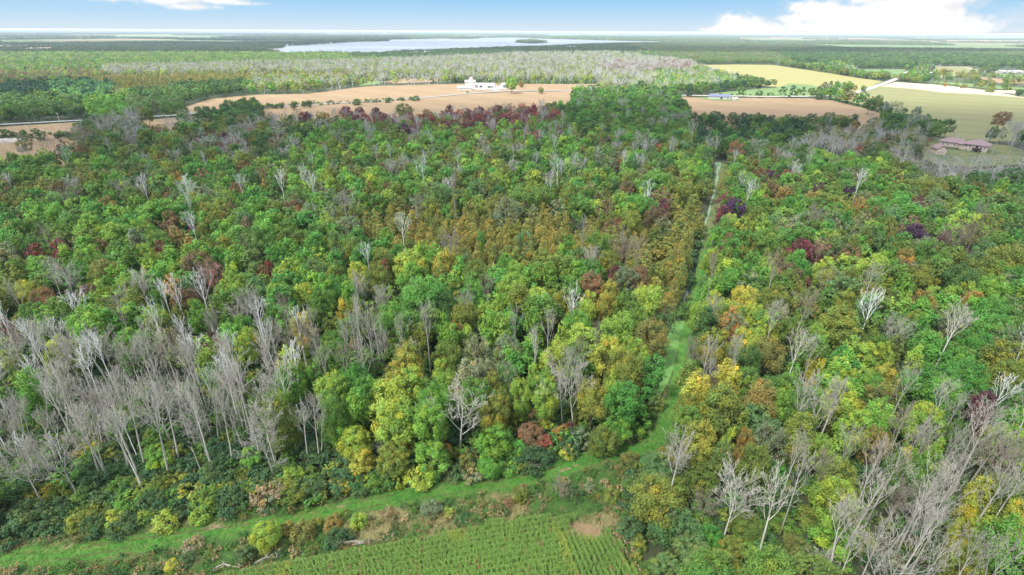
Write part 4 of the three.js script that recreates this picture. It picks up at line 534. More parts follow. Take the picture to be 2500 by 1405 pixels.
// woods between and beyond: outlines in pixels of the canopy, and what grows there
const ZONES = [
  [[[0, 860], [120, 845], [330, 850], [480, 860], [660, 850], [720, 890], [700, 1010], [650, 1090], [500, 1140], [100, 1170], [-300, 1180], [-300, 880]], 'ba6 bp5'],
  [[[-300, 740], [330, 720], [660, 710], [760, 840], [720, 890], [660, 850], [0, 860], [-300, 880]], 'ba4 bg2 ol2 yg1 mg2'],
  [[[2130, 1010], [2300, 980], [2520, 960], [2900, 960], [2900, 1500], [2020, 1500], [2060, 1200]], 'ba5 bb1 ol2 yg1 bg2'],
  [[[1560, 1240], [2060, 1200], [2020, 1500], [1480, 1500]], 'tg3 ol4 mg3 gd1 ba1 em1'],
  [[[830, 520], [1000, 480], [1250, 480], [1400, 515], [1580, 520], [1640, 440], [1718, 430], [1722, 560], [1690, 640], [1650, 740], [1570, 740], [1480, 650], [1300, 640], [1150, 640], [950, 590]], 'cd3 co4 ol1'],
  [[[0, 203], [120, 196], [125, 226], [60, 232], [-300, 240], [-300, 205]], 'pn6 dg3'],
  [[[118, 196], [215, 194], [275, 205], [275, 232], [200, 238], [120, 230]], 'pb6 pn2 bg1'],
  [[[205, 236], [310, 233], [314, 285], [205, 292]], 'bg6 mg2'],
  [[[-300, 236], [60, 232], [205, 238], [205, 296], [-300, 312]], 'mg4 dg4 tg2'],
  [[[310, 225], [430, 203], [590, 194], [594, 232], [450, 264], [420, 250], [330, 240]], 'dg5 mg3 tg2'],
  [[[310, 236], [420, 245], [412, 270], [312, 275]], 'tg3 gg3 mg2 pb1'],
  [[[320, 262], [470, 262], [450, 296], [330, 290]], 'ol4 dg4'],
  [[[470, 268], [640, 250], [760, 262], [640, 282], [480, 300]], 'dg5 pn2 mg1'],
  [[[238, 255], [340, 258], [345, 330], [238, 330]], 'ba4 gg4 dg2'],
  [[[615, 184], [870, 186], [882, 215], [620, 236]], 'bp4 yg4 gg3 ol2 bg1'],
  [[[150, 180], [640, 174], [900, 174], [800, 190], [620, 195], [560, 198], [300, 222], [240, 200], [150, 196]], 'cd9 co2'],
  [[[-400, 176], [250, 172], [250, 198], [-400, 204]], 'lm2 gg3 ol2 pk2'],
  [[[1470, 148], [1690, 148], [1690, 170], [1470, 170]], 'pk3 ba3 gg2 bp2'],
  [[[1600, 168], [1790, 165], [1800, 200], [1600, 215]], 'yg3 bg3 bp3 gg2 mg2'],
  [[[250, 160], [620, 152], [900, 146], [1250, 128], [1500, 125], [1700, 150], [1760, 170], [1760, 205], [1480, 214], [880, 208], [620, 188], [250, 188]], 'bp7 gg4 yg3 ol1 bb1'],
  [[[1000, 122], [1240, 110], [1500, 102], [1580, 122], [1400, 132], [1240, 128], [1060, 142], [860, 140], [860, 126]], 'dg6 tg2'],
  [[[-400, 126], [620, 126], [1060, 130], [1060, 152], [620, 160], [250, 164], [-400, 182]], 'bg3 lm3 gg3 mg2 tg1'],
  [[[-400, 88], [1000, 90], [1000, 100], [690, 114], [640, 128], [-400, 128]], 'dg6 tg3'],  // cloud shadow put into the palette as dark greens
  [[[1880, 122], [2060, 115], [2200, 130], [2350, 130], [2800, 150], [2800, 175], [2250, 162], [1950, 156]], 'dg5 mg2 tg2'],
  [[[1600, 95], [2800, 95], [2800, 160], [1950, 150], [1600, 150]], 'mg3 ol2 gg4 tg2'],
  [[[2280, 160], [2800, 168], [2800, 240], [2400, 222], [2280, 200]], 'gd1 ol2 gg1 mg1'],
  [[[1640, 190], [1760, 186], [1860, 182], [1960, 192], [1992, 225], [1960, 240], [1640, 240]], 'dg6 mg2 ob1 pn2'],
  [[[1340, 205], [1520, 190], [1650, 215], [1700, 270], [1700, 345], [1480, 350], [1390, 300], [1340, 262]], 'dg4 mg5 em3 bg2 ba1 tg2 ol1'],
  [[[1235, 236], [1340, 236], [1375, 262], [1370, 300], [1250, 308]], 'rd3 pk3 ba3 mr2 mg2'],
  [[[820, 262], [1250, 250], [1250, 312], [860, 305]], 'mr5 ba3 ob1 mg2 rd2 br2'],
  [[[560, 275], [820, 262], [860, 300], [560, 320]], 'ba2 gg3 ob2 dg3'],
  [[[1690, 262], [1860, 275], [1960, 278], [1970, 345], [1700, 345]], 'dg4 pn4 mg2 em1'],
  [[[2140, 255], [2360, 270], [2360, 318], [2140, 325]], 'dg6 mg2 ba1'],
  [[[2290, 275], [2800, 285], [2800, 360], [2480, 352], [2290, 325]], 'bp4 dg4 ob2 ba2'],
  [[[1960, 280], [2260, 280], [2280, 375], [1960, 375]], 'ba5 gg3 ol2 dg1 br1'],
  [[[2120, 355], [2800, 345], [2800, 450], [2300, 440], [2200, 405]], 'ba8 bb2 gg2 ol1'],
  [[[-400, 285], [700, 270], [700, 372], [-400, 390]], 'gg3 ol3 ba2 dg3 mg3 mr1 br1'],
  [[[1500, 292], [1960, 340], [1960, 395], [1500, 380]], 'ba2 mg3 dg3 tg2 ol2'],
].map(([p, w]) => [p, weights(w)]);
function weights(w) { const l = w.split(' ').map((s) => [s.slice(0, 2), +s.slice(2)]), t = l.reduce((a, b) => a + b[1], 0); return () => { let r = R() * t; for (const [c, n] of l) if ((r -= n) < 0) return c; return l[0][0]; }; }
const NEARMIX = weights('mg5 bg5 em4 ol3 lm2 yg1 tg3 ob1 ba1'), MIDMIX = weights('mg5 em3 bg5 ol5 ob2 tg3 dg2 br1 ba2 lm3 gg3'), FARMIX = weights('dg2 mg3 gg4 tg3 ol2 lm1');
const MIX_LEFT = weights('mg4 bg5 em4 ol2 lm2 tg2 br1'), MIX_RIGHT = weights('mg5 em4 ol4 tg3 br1 lm2 ob1 gg2');
function zoneCode(px, py) { for (const [p, w] of ZONES) if (inPoly(p, px, py)) return w(); return py < 128 ? FARMIX() : py < 480 ? MIDMIX() : px > 1750 && py < 720 ? MIX_RIGHT() : px < 900 ? MIX_LEFT() : NEARMIX(); }
const CLOSED = ['track', 'corn', 'ditchBank', ...FIELD.map((f) => f[0]), 'lake'].map((k) => OG[k]).concat(OG.farFields);
const boxes = CLOSED.map((o) => { const xs = o.map((p) => p[0]), zs = o.map((p) => p[1]); return [Math.min(...xs), Math.max(...xs), Math.min(...zs), Math.max(...zs)]; });
const DITCH = [ditchLow, ditchMid, ditchHigh].map((d) => onGround(d));
const ROADS = [[[-320, 328], [0, 305.5], [240, 292.5], [430, 282], [694, 260.5], [876, 250], [1158, 228], [1260, 222.5], [1450, 221]], [[1640, 233], [1862, 236.6], [1990, 235.8], [2065, 230.5], [2106, 222.5], [2150, 207.5], [2190, 192.5], [2218, 176], [2254, 166], [2341, 157.5]], [[2240, 347], [2300, 360], [2318, 366]]].map((r) => onGround(r));
function open(x, z) {
  for (let i = 0; i < CLOSED.length; i++) { const b = boxes[i]; if (x > b[0] && x < b[1] && z > b[2] && z < b[3] && inPoly(CLOSED[i], x, z)) { if (CLOSED[i] === OG.lake && (inPoly(OG.island, x, z) || inPoly(OG.spit, x, z))) return false; return true; } }
  return false;
}
const nearWater = (x, z) => { if (z < -420 || x < 20) return false; for (const [a, b] of [[0, 0], [2.2, 0], [-2.2, 0]]) for (const d of DITCH) if (inPoly(d, x + a, z + b)) return true; return false; };
const BANDS = [[46, 330, 5.2, 1], [330, 700, 6.6, 1], [700, 1600, 9, 1.12], [1600, 4000, 15, 1.7], [4000, 12500, 46, 1.25], [12500, 45000, 140, 2.1]];
BANDS.forEach(([d0, d1, s, wide], level) => {
  for (let z = -d1; z < -20; z += s) {
    const reach = -z * 1.06 + 60, x0 = Math.floor(-reach / s) * s;
    for (let x = x0; x < reach; x += s) {
      const d = Math.hypot(x, z); if (d < d0 || d >= d1) continue;
      const X = x + rr(-0.46, 0.46) * s, Z = z + rr(-0.46, 0.46) * s, [px, py, dep] = proj(X, 9, Z);
      if (dep < 20 || px < -160 || px > 2660 || py > 1480) continue;
      if (px > 2265 && py > 157 && py < 236 && R() < 0.82) continue;
      if (open(X, Z) || (level < 2 && nearWater(X, Z))) continue;
      let code = zoneCode(px, py), b = isBare(code);
      if (b && level < 2 && (nearWater(X + 7, Z) || nearWater(X - 7, Z) || nearWater(X, Z - 9) || nearWater(X + 3, Z - 16))) continue;
      if (level === 4 && !b && vnoise(X / 900, Z / 500, 5) > 0.72) continue;
      const grove = level === 0 && b && (inPoly(ZONES[0][0], px, py) || inPoly(ZONES[2][0], px, py));
      const kind = level >= 4 ? pick(['clump0', 'clump1']) : b ? (level > 0 || R() < 0.3 ? pick(['elm2', 'ash2', 'elm0', 'ash0', 'elm1']) : pick(['ash0', 'ash1', 'ash2', 'ash3', 'elm2'])) : pick(FORM[code] ?? ['round0']), k = KIND[kind];
      const cedar = /cedar/.test(kind);
      let low = px > 2225 && px < 2500 && py > 360 && py < 450, w = (cedar ? rr(0.85, 1.2) : b ? (level ? rr(0.75, 1.1) : rr(0.6, 0.95)) : rr(0.62, 1.0)) * wide, hgt = (b ? rr(0.72, 0.95) : cedar ? rr(0.62, 1.04) : rr(0.72, 0.98)) * (level === 3 ? 0.95 : level >= 4 ? 1.2 : level === 1 && px > 1680 && px < 2160 && py < 325 ? 1.2 : 1);
      if (low) { hgt *= b ? 0.5 : 0.36; w *= 0.7; }
      if (/pine/.test(kind) && level < 3) w *= 1.05;
      const r = k.w * w / 2;
      if (level < 2) {
        if (grove && R() < 0.2) continue;
        if (low && !b && R() < 0.4) continue;
        if (crowded(X, Z, r, b ? (grove ? 0.31 : 0.62) : cedar ? 0.62 : 0.66)) continue;
        let shut = false; for (const rd of ROADS) if (segDist(rd, X, Z) < 9) shut = true; if (shut) continue;
        if (level === 0 && (open(X + r * 0.5, Z) || open(X - r * 0.5, Z) || open(X, Z + r * 0.6) || nearWater(X + r * 0.42, Z))) continue;
      } else if (level === 2) { let shut = false; for (const rd of ROADS) if (segDist(rd, X, Z) < 10) shut = true; if (shut) continue; }
      const t = { kind, code, x: X, z: Z, sx: w, sy: hgt, r, turn: rr(0, 6.28), level };
      if (level < 2) add(t); else TREES.push(t);
    }
  }
});
// hedges and rough margins along field edges: pixel line, height class, mix, spacing in metres
for (const [line, mix, step, w0, w1] of [[[[1934, 163], [2000, 175], [2080, 186], [2140, 193], [2185, 191]], 'ol3 gd2 gg2 dg1', 9, 1.2, 2.4], [[[2028, 242], [2070, 252], [2106, 262], [2145, 272]], 'mg3 dg2', 4, 0.5, 0.9], [[[2290, 205], [2400, 214], [2500, 224], [2600, 236]], 'ol3 gd2 mg2', 12, 0.8, 1.8], [[[2300, 193], [2360, 200], [2430, 206], [2520, 212]], 'ol3 mg2', 12, 0.8, 1.8], [[[2340, 190], [2410, 184], [2520, 195]], 'mg3 ol2', 14, 0.9, 1.8],
  [[[600, 262], [694, 258.8], [784, 253], [876, 248], [960, 243]], 'dg4 ol2', 7, 0.5, 1.1], [[[640, 265], [784, 257], [876, 252], [1000, 243.5]], 'dg4 ol2', 8, 0.5, 1.1], [[[0, 324], [180, 331], [260, 328]], 'dg4 mg1', 5, 0.6, 1.2], [[[1110, 203], [1170, 202], [1240, 203], [1340, 204.5], [1460, 204.5]], 'mg4 yg2 dg2', 8, 1.3, 2.4], [[[880, 200], [1000, 190.5], [1110, 191], [1140, 202]], 'mg4 yg2 dg2', 9, 1.3, 2.4], [[[1640, 232], [1800, 233], [1960, 233.5]], 'dg4 mg1', 11, 0.7, 1.5]]) {
  const g = onGround(line), m = weights(mix);
  for (let i = 0; i + 1 < g.length; i++) { const L = Math.hypot(g[i + 1][0] - g[i][0], g[i + 1][1] - g[i][1]); for (let t = 0; t < L; t += step * rr(0.6, 1.4)) { const w = rr(w0, w1); TREES.push({ kind: pick(shrubForms), code: m(), x: lerp(g[i][0], g[i + 1][0], t / L) + rr(-2, 2), z: lerp(g[i][1], g[i + 1][1], t / L) + rr(-2, 2), sx: w, sy: w, r: 2 * w, turn: rr(0, 6.28), level: 1 }); } }
}
// shrubs: the dark thicket under the dead grove, and undergrowth below the near woods
{
  const thicket = onGround([[-320, 1260], [0, 1190], [60, 1140], [200, 1110], [420, 1080], [620, 1060], [800, 1080], [880, 1130], [870, 1200], [800, 1222], [610, 1240], [540, 1252], [480, 1262], [380, 1282], [250, 1296], [140, 1308], [0, 1326], [-320, 1410]]), m = weights('te8 mg2 ol1 gd1'), u = weights('te3 mg3 ol2 dg3');
  for (let z = -230; z < -40; z += 2.2) for (let x = -240; x < 240; x += 2.2) {
    const X = x + rr(-1, 1), Z = z + rr(-1, 1), [px, py, dep] = proj(X, 1, Z); if (px < -150 || px > 2650 || py > 1470) continue;
    const inT = inPoly(thicket, X, Z);
    if (!inT && (R() > (inPoly(ZONES[0][0], px, py) || inPoly(ZONES[2][0], px, py) ? 0.6 : Z > -115 ? 0.72 : Z > -160 ? 0.5 : 0.26) || open(X, Z) || nearWater(X, Z))) continue;
    if (inT && open(X, Z)) continue;
    const w = inT ? rr(0.6, 1.15) : rr(0.5, 1.1);
    TREES.push({ kind: pick(shrubForms), code: inT ? m() : u(), x: X, z: Z, sx: w, sy: w * rr(0.7, 1.0), r: 2 * w, turn: rr(0, 6.28), level: 0, under: true });
  }
}

// ---------------------------------------------------------------- single trees, nearest first; the rest as woods
const CLASS = (k) => /shrub/.test(k) ? 'shrub' : /cedar/.test(k) ? 'cedar_tree' : /pine/.test(k) ? 'pine_tree' : /snag/.test(k) ? 'dead_trunk' : /ash|elm/.test(k) ? 'bare_tree' : 'leafy_tree';
for (const t of TREES) { const k = KIND[t.kind]; const [px, py, dep] = proj(t.x, k.hc * t.sy, t.z); t.px = px; t.py = py; t.dep = dep; t.size = Math.sqrt(k.w * t.sx * Math.min(k.h, k.w * 1.6) * t.sy) * FPX / dep; t.cl = CLASS(t.kind); t.inView = px > -20 && px < 2520 && py > 20 && py < 1430; }
const LIMIT = { leafy_tree: 300, bare_tree: 210, cedar_tree: 110, pine_tree: 16, shrub: 130, dead_trunk: 8 };
for (const cl in LIMIT) {
  const l = TREES.filter((t) => t.cl === cl && t.inView && !(t.under && R() < 0.6)).sort((a, b) => b.size * (b.listed ? 1.25 : 0.85) - a.size * (a.listed ? 1.25 : 0.85));
  for (const t of l.slice(0, LIMIT[cl])) t.single = true;
}
// small trees that stand by themselves in the fields are single too
for (const t of TREES) if (t.listed && t.dep > 380 && open(t.x, t.z)) t.single = true;
const singles = TREES.filter((t) => t.single).sort((a, b) => a.dep - b.dep);
const NOUN = { leafy_tree: 'tree', bare_tree: 'leafless tree', cedar_tree: 'pointed cedar', pine_tree: 'pine', shrub: 'shrub', dead_trunk: 'broken dead trunk' };
const GROUPS = { leafy_tree: 'broadleaved trees of the near woodland', bare_tree: 'leafless trees standing in the woodland', cedar_tree: 'cedars of the golden stand', pine_tree: 'pines by the fields', shrub: 'shrubs along the track and thicket', dead_trunk: 'broken trunks below the dead grove' };
const words = (t) => (isBare(t.code) ? BARK[t.code] : COL[t.code])[1];
const trackPx = (px, py) => py > 1040 && px < 1640;
function shapeWord(t) { const k = KIND[t.kind], w = k.w * t.sx; if (t.cl === 'bare_tree') return w > 8 ? 'wide' : t.kind.startsWith('ash') ? 'tall slim' : 'branchy'; if (t.cl === 'leafy_tree') return t.kind === 'column0' ? 'narrow' : /thin/.test(t.kind) ? 'thin-leaved' : w > 9.5 ? 'big' : w < 6 ? 'small' : 'round'; if (t.cl === 'shrub') return t.sx > 1.3 ? 'large' : t.sx < 0.8 ? 'low' : 'bushy'; return t.cl === 'pine_tree' ? 'tall' : t.sx * KIND[t.kind].w > 5 ? 'broad' : 'slender'; }
const seenLabels = new Set();
const ONES = 'zero one two three four five six seven eight nine ten eleven twelve thirteen fourteen fifteen sixteen seventeen eighteen nineteen'.split(' '), TENS = '- - twenty thirty forty fifty sixty seventy eighty ninety'.split(' ');
const say = (n) => { n = clamp(Math.round(n), 0, 99); return n < 20 ? ONES[n] : TENS[Math.floor(n / 10)] + (n % 10 ? '-' + ONES[n % 10] : ''); };
const nounOf = (o) => ({ leafy_tree: 'tree', bare_tree: 'leafless tree', cedar_tree: 'cedar', dead_trunk: 'trunk', pine_tree: 'pine', shrub: 'shrub' })[o.cl];
for (const t of singles) {
  const head = `${shapeWord(t)} ${words(t)} ${NOUN[t.cl]}`, near = [];
  for (const o of singles) { if (o === t || (o.code === t.code && o.cl === t.cl)) continue; const d = Math.hypot(o.px - t.px, (o.py - t.py) * 1.2); if (d > 6) near.push([d, o]); }
  near.sort((a, b) => a[0] - b[0]);                              // the most telling neighbours: close by and of another look
  let label;
  for (const [, o] of near.slice(0, 6)) {
    const dx = o.px - t.px, dy = o.py - t.py, rel = Math.abs(dx) > Math.abs(dy) ? (dx > 0 ? 'left of' : 'right of') : dy > 0 ? 'behind' : 'before';
    label = `${head} ${rel} ${words(o)} ${nounOf(o)}, ${say(t.px / 25)} percent across, ${say(t.py / 14.05)} down`;
    if (label.split(/[\s-]+/).length > 16) label = `${head} ${rel} ${nounOf(o)}, ${say(t.px / 25)} percent across, ${say(t.py / 14.05)} down`;
    if (!seenLabels.has(label)) break;
  }
  if (seenLabels.has(label)) label = label.replace(' percent', ' and a half percent');
  seenLabels.add(label); t.label = label;
}
const combos = new Map();                                       // a look = one of a few shapes in one of a few tones of a colour
function look(t) {
  const n = 2, v = Math.floor(R() * n) * 2, key = t.kind + t.code + v;
  if (!combos.has(key)) { const k = 1 + (v - 1) * 0.09; combos.set(key, leafMat(leafColor([COL[t.code][0][0] * (1 + (v - 1) * 0.05), COL[t.code][0][1], COL[t.code][0][2]], k))); }
  return combos.get(key);
}
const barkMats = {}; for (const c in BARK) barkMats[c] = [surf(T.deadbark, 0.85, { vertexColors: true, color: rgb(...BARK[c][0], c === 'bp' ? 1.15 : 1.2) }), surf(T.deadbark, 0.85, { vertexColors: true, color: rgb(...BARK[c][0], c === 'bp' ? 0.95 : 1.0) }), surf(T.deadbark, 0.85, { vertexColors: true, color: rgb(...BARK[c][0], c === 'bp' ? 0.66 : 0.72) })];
const protoThings = new Map();
for (const t of singles) {
  const k = KIND[t.kind]; let o;
  if (!protoThings.has(t.kind)) {
    o = new THREE.Group();
    part('trunk', k.trunk, trunkMat, o);
    if (k.limbs) for (const l of k.limbs) part('limb', l, trunkMat, o); else part('crown', k.crown, massLeaf, o);
    protoThings.set(t.kind, o);
  } else o = protoThings.get(t.kind).clone();
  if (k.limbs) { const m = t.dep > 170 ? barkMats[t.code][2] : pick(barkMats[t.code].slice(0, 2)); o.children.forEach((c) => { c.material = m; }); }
  else { o.children[1].material = look(t); o.children[0].material = /thin/.test(t.kind) && (t.code === 'gg' || t.code === 'pk') ? paleTrunk : trunkMat; }
  o.name = numbered(t.cl); scene.add(o);
  o.position.set(t.x, -0.12 - (t.sink ?? 0), t.z); o.scale.set(t.sx, t.sy, t.sx);
  if (t.tilt) { const ax = V(t.tilt[1], 0, -t.tilt[0]), m = ax.length(); o.quaternion.setFromAxisAngle(m > 1e-4 ? ax.normalize() : V(1, 0, 0), Math.atan(m)).multiply(new THREE.Quaternion().setFromAxisAngle(V(0, 1, 0), t.turn)); } else o.rotation.y = t.turn;
  tag(o, t.label, t.cl === 'shrub' ? 'shrub' : 'tree', GROUPS[t.cl]);
}
// the woods: instanced, one object for each kind of wood
const buckets = new Map();
const mat4 = new THREE.Matrix4(), quat = new THREE.Quaternion(), Y = V(0, 1, 0), pos = V(0, 0, 0), scl = V(1, 1, 1), colr = new THREE.Color();
for (const t of TREES) {
  if (t.single) continue;
  const lod = t.level >= 2 || t.dep > 560 ? 'far' : 'mid', wood = t.dep > 900 ? 'distant_woods' : t.cl === 'bare_tree' ? 'leafless_woodland' : t.cl === 'cedar_tree' ? 'cedar_stand' : t.cl === 'pine_tree' ? 'pine_stand' : t.cl === 'shrub' ? 'undergrowth' : 'woodland';
  const key = wood + '|' + t.kind + '|' + lod; if (!buckets.has(key)) buckets.set(key, []);
  buckets.get(key).push(t);
}
const WOODS = { distant_woods: 'far woods in many greens and pale bare patches out to the horizon', leafless_woodland: 'mass of leafless grey trees between the leafy crowns', cedar_stand: 'gold brown cedars standing close together left of the ditch', pine_stand: 'dark pines in front of the brown field', undergrowth: 'low shrubs and undergrowth beneath the trees', woodland: 'mixed green and autumn coloured woodland filling the middle ground' };
const woodGroup = {};
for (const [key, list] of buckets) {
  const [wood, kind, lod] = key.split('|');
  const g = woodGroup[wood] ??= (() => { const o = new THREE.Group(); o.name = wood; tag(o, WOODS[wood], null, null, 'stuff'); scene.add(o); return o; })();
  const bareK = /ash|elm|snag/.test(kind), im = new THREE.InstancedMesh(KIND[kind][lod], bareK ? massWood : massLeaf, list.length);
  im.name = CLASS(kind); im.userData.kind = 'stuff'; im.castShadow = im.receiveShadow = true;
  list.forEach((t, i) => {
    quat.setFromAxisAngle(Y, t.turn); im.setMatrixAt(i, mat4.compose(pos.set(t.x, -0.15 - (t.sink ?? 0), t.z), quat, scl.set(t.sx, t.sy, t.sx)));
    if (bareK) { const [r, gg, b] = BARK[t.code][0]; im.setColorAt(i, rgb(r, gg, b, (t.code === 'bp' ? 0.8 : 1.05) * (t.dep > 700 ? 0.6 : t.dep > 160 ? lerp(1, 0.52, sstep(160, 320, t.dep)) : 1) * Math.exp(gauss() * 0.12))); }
    else { const [r, gg, b] = COL[t.code][0], j = gauss() * 0.07; im.setColorAt(i, leafColor([r * (1 + j), gg, b * (1 - j)], Math.exp(gauss() * 0.16) * (t.dep > 900 ? (t.py < 128 ? (t.px < 1000 ? 0.5 : 0.72) : t.cl === 'cedar_tree' ? 1.3 : 0.92) : 1))); }  // cloud shadow on the far woods put into their leaf colour, deepest at left
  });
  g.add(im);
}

// ---------------------------------------------------------------- corn, grass
const massPlain = new THREE.MeshStandardMaterial({ vertexColors: true, roughness: 0.8, side: THREE.DoubleSide });
function blades(n, h, spread, wide, droop) {
  const mb = new MB();
  for (let k = 0; k < n; k++) {
    const a = rr(0, 6.28), r = spread * Math.sqrt(R()), b = V(Math.cos(a) * r, 0, Math.sin(a) * r), t = rr(0, 6.28), l = h * rr(0.55, 1.1), o = l * droop * rr(0.3, 1), c = Math.cos(t), s = Math.sin(t), w = wide * rr(0.6, 1.2), v = Math.exp(gauss() * 0.18), i = mb.p.length / 3;
    for (const [f, q] of [[0, 1], [0.6, 0.75], [1, 0.08]]) for (const e of [-1, 1]) { mb.p.push(b.x + c * o * f * f - s * w * q * e / 2, l * f * (1 - droop * 0.25 * f), b.z + s * o * f * f + c * w * q * e / 2); mb.n.push(c * 0.3, 0.9, s * 0.3); mb.c.push(v, v, v); }
    mb.i.push(i, i + 1, i + 2, i + 1, i + 3, i + 2, i + 2, i + 3, i + 4, i + 3, i + 5, i + 4);
  }
  return mb.geo();
}
function scatter(name, label, geos, mat, list, parent) {       // list of [x, y, z, turn, sx, sy, [r,g,b]]
  const g = new THREE.Group(); g.name = name; tag(g, label, null, null, 'stuff'); scene.add(g);
  geos.forEach((geo, k) => {
    const l = list.filter((_, i) => i % geos.length === k), im = new THREE.InstancedMesh(geo, mat, l.length); im.name = name; im.userData.kind = 'stuff'; im.castShadow = im.receiveShadow = true;
    l.forEach(([x, y, z, a, sx, sy, c], i) => { quat.setFromAxisAngle(Y, a); im.setMatrixAt(i, mat4.compose(pos.set(x, y, z), quat, scl.set(sx, sy, sx))); im.setColorAt(i, colr.setRGB(...c)); });
    g.add(im);
  });
  return g;
}
const lc = ([r, g, b], k) => [lin(r) * k, lin(g) * k, lin(b) * k];
{
  const corn = () => {
    const mb = new MB(); mb.tube([V(0, 0, 0), V(0.02, 1.1, 0), V(0, 2.1, 0.02)], [0.022, 0.018, 0.008], 3, [0.9, 0.9, 0.7]);
    const az = rr(0, 3.1);
    for (let k = 0; k < 11; k++) {
      const y = 0.35 + k * 0.16, a = az + (k % 2) * Math.PI + gauss() * 0.5, l = (k > 8 ? 0.36 : 0.56) * rr(0.8, 1.15), c = Math.cos(a), s = Math.sin(a), v = Math.exp(gauss() * 0.14), i = mb.p.length / 3, w = 0.1;
      [[0, 0, 0.6], [0.35, 0.26, 1], [0.72, 0.24, 0.8], [1, 0.02, 0.1]].forEach(([f, up, q]) => { for (const e of [-1, 1]) { mb.p.push(c * l * f - s * w * q * e / 2, y + up * l, s * l * f + c * w * q * e / 2); mb.n.push(-c * (f - 0.3), 0.8, -s * (f - 0.3)); mb.c.push(v, v, v); } });
      for (let j = 0; j < 3; j++) { const o = i + j * 2; mb.i.push(o, o + 1, o + 2, o + 1, o + 3, o + 2); }
    }
    for (let k = 0; k < 5; k++) { const a = k * 1.3 + R(); mb.tube([V(0, 2.05, 0), V(Math.cos(a) * 0.07, 2.25, Math.sin(a) * 0.07), V(Math.cos(a) * 0.16, 2.36, Math.sin(a) * 0.16)], [0.012, 0.012, 0.004], 3, [2.0, 1.45, 1.6]); }
    return mb.geo();
  };
  const geos = [corn(), corn(), corn(), corn()], list = [], poly = OG.corn, right = onGround([[1370, 1322], [1405, 1316], [1478, 1330], [1506, 1303], [1560, 1404], [1600, 1520], [1440, 1520], [1397, 1405]]);
  const gap = (x, z) => { const [px, py] = proj(x, 0.5, z); const q = Math.hypot((px - 1430 - (py - 1294) * 0.6) / 40, (py - 1294) / 23); return q < 0.9 + 0.3 * vnoise(x, z, 8); };
  const rows = (a, b, step, inB) => {
    const A = G(...a), B = G(...b), L = Math.hypot(B.x - A.x, B.z - A.z), ux = (B.x - A.x) / L, uz = (B.z - A.z) / L;
    for (let k = -160; k < 160; k++) for (let t = -150; t < 150; t += 0.21) {
      const x = A.x + ux * t - uz * k * step + gauss() * 0.04, z = A.z + uz * t + ux * k * step + gauss() * 0.04;
      if (!inPoly(poly, x, z) || inPoly(right, x, z) !== inB || gap(x, z) || R() < 0.04) continue;
      const [px, py] = proj(x, 0, z); if (px < 200 || px > 1750 || py > 1560) continue;
      const yellow = 0.6 * sstep(1.3, 0.2, Math.abs(segDist(LINE, x, z))) * (0.4 + 0.6 * vnoise(x * 0.6, z * 0.6, 5)) + sstep(0.72, 0.9, vnoise(x * 0.23, z * 0.23, 41)) * 0.5, dry = R() < 0.03;
      const c = dry ? lc([176, 142, 92], 0.36) : lc([lerp(114, 162, yellow), lerp(158, 174, yellow), lerp(62, 58, yellow)], 0.46 * Math.exp(gauss() * 0.1) * (0.9 + 0.25 * vnoise(x * 0.15, z * 0.15, 3)));
      list.push([x, 0, z, rr(0, 6.28), rr(0.9, 1.15), rr(0.86, 1.08) * (0.85 + 0.2 * vnoise(x * 0.3, z * 0.3, 9)), c]);
    }
  };
  const LINE = onGround([[1352, 1300], [1372, 1330], [1392, 1392], [1398, 1420]]);
  rows([640, 1390], [900, 1342], 0.96, false); rows([1373.6, 1328.6], [1400, 1395], 0.86, true);
  scatter('corn_plants', 'green corn standing in rows below the rail fence', geos, massPlain, list);
  // flattened stalks in the bare patch of the corn
  const straw = blades(16, 0.9, 0.4, 0.05, 1.6), sl = [];
  for (let k = 0; k < 420; k++) { const p = G(rr(1380, 1480), rr(1268, 1322)); if (gap(p.x, p.z)) sl.push([p.x, 0.02, p.z, rr(0, 6.28), rr(0.7, 1.2), rr(0.25, 0.6), lc([206, 178, 132], 0.36 * rr(0.8, 1.2))]); }
  scatter('flattened_stalks', 'flattened straw coloured stalks in a gap of the corn', [straw], massPlain, sl);
}
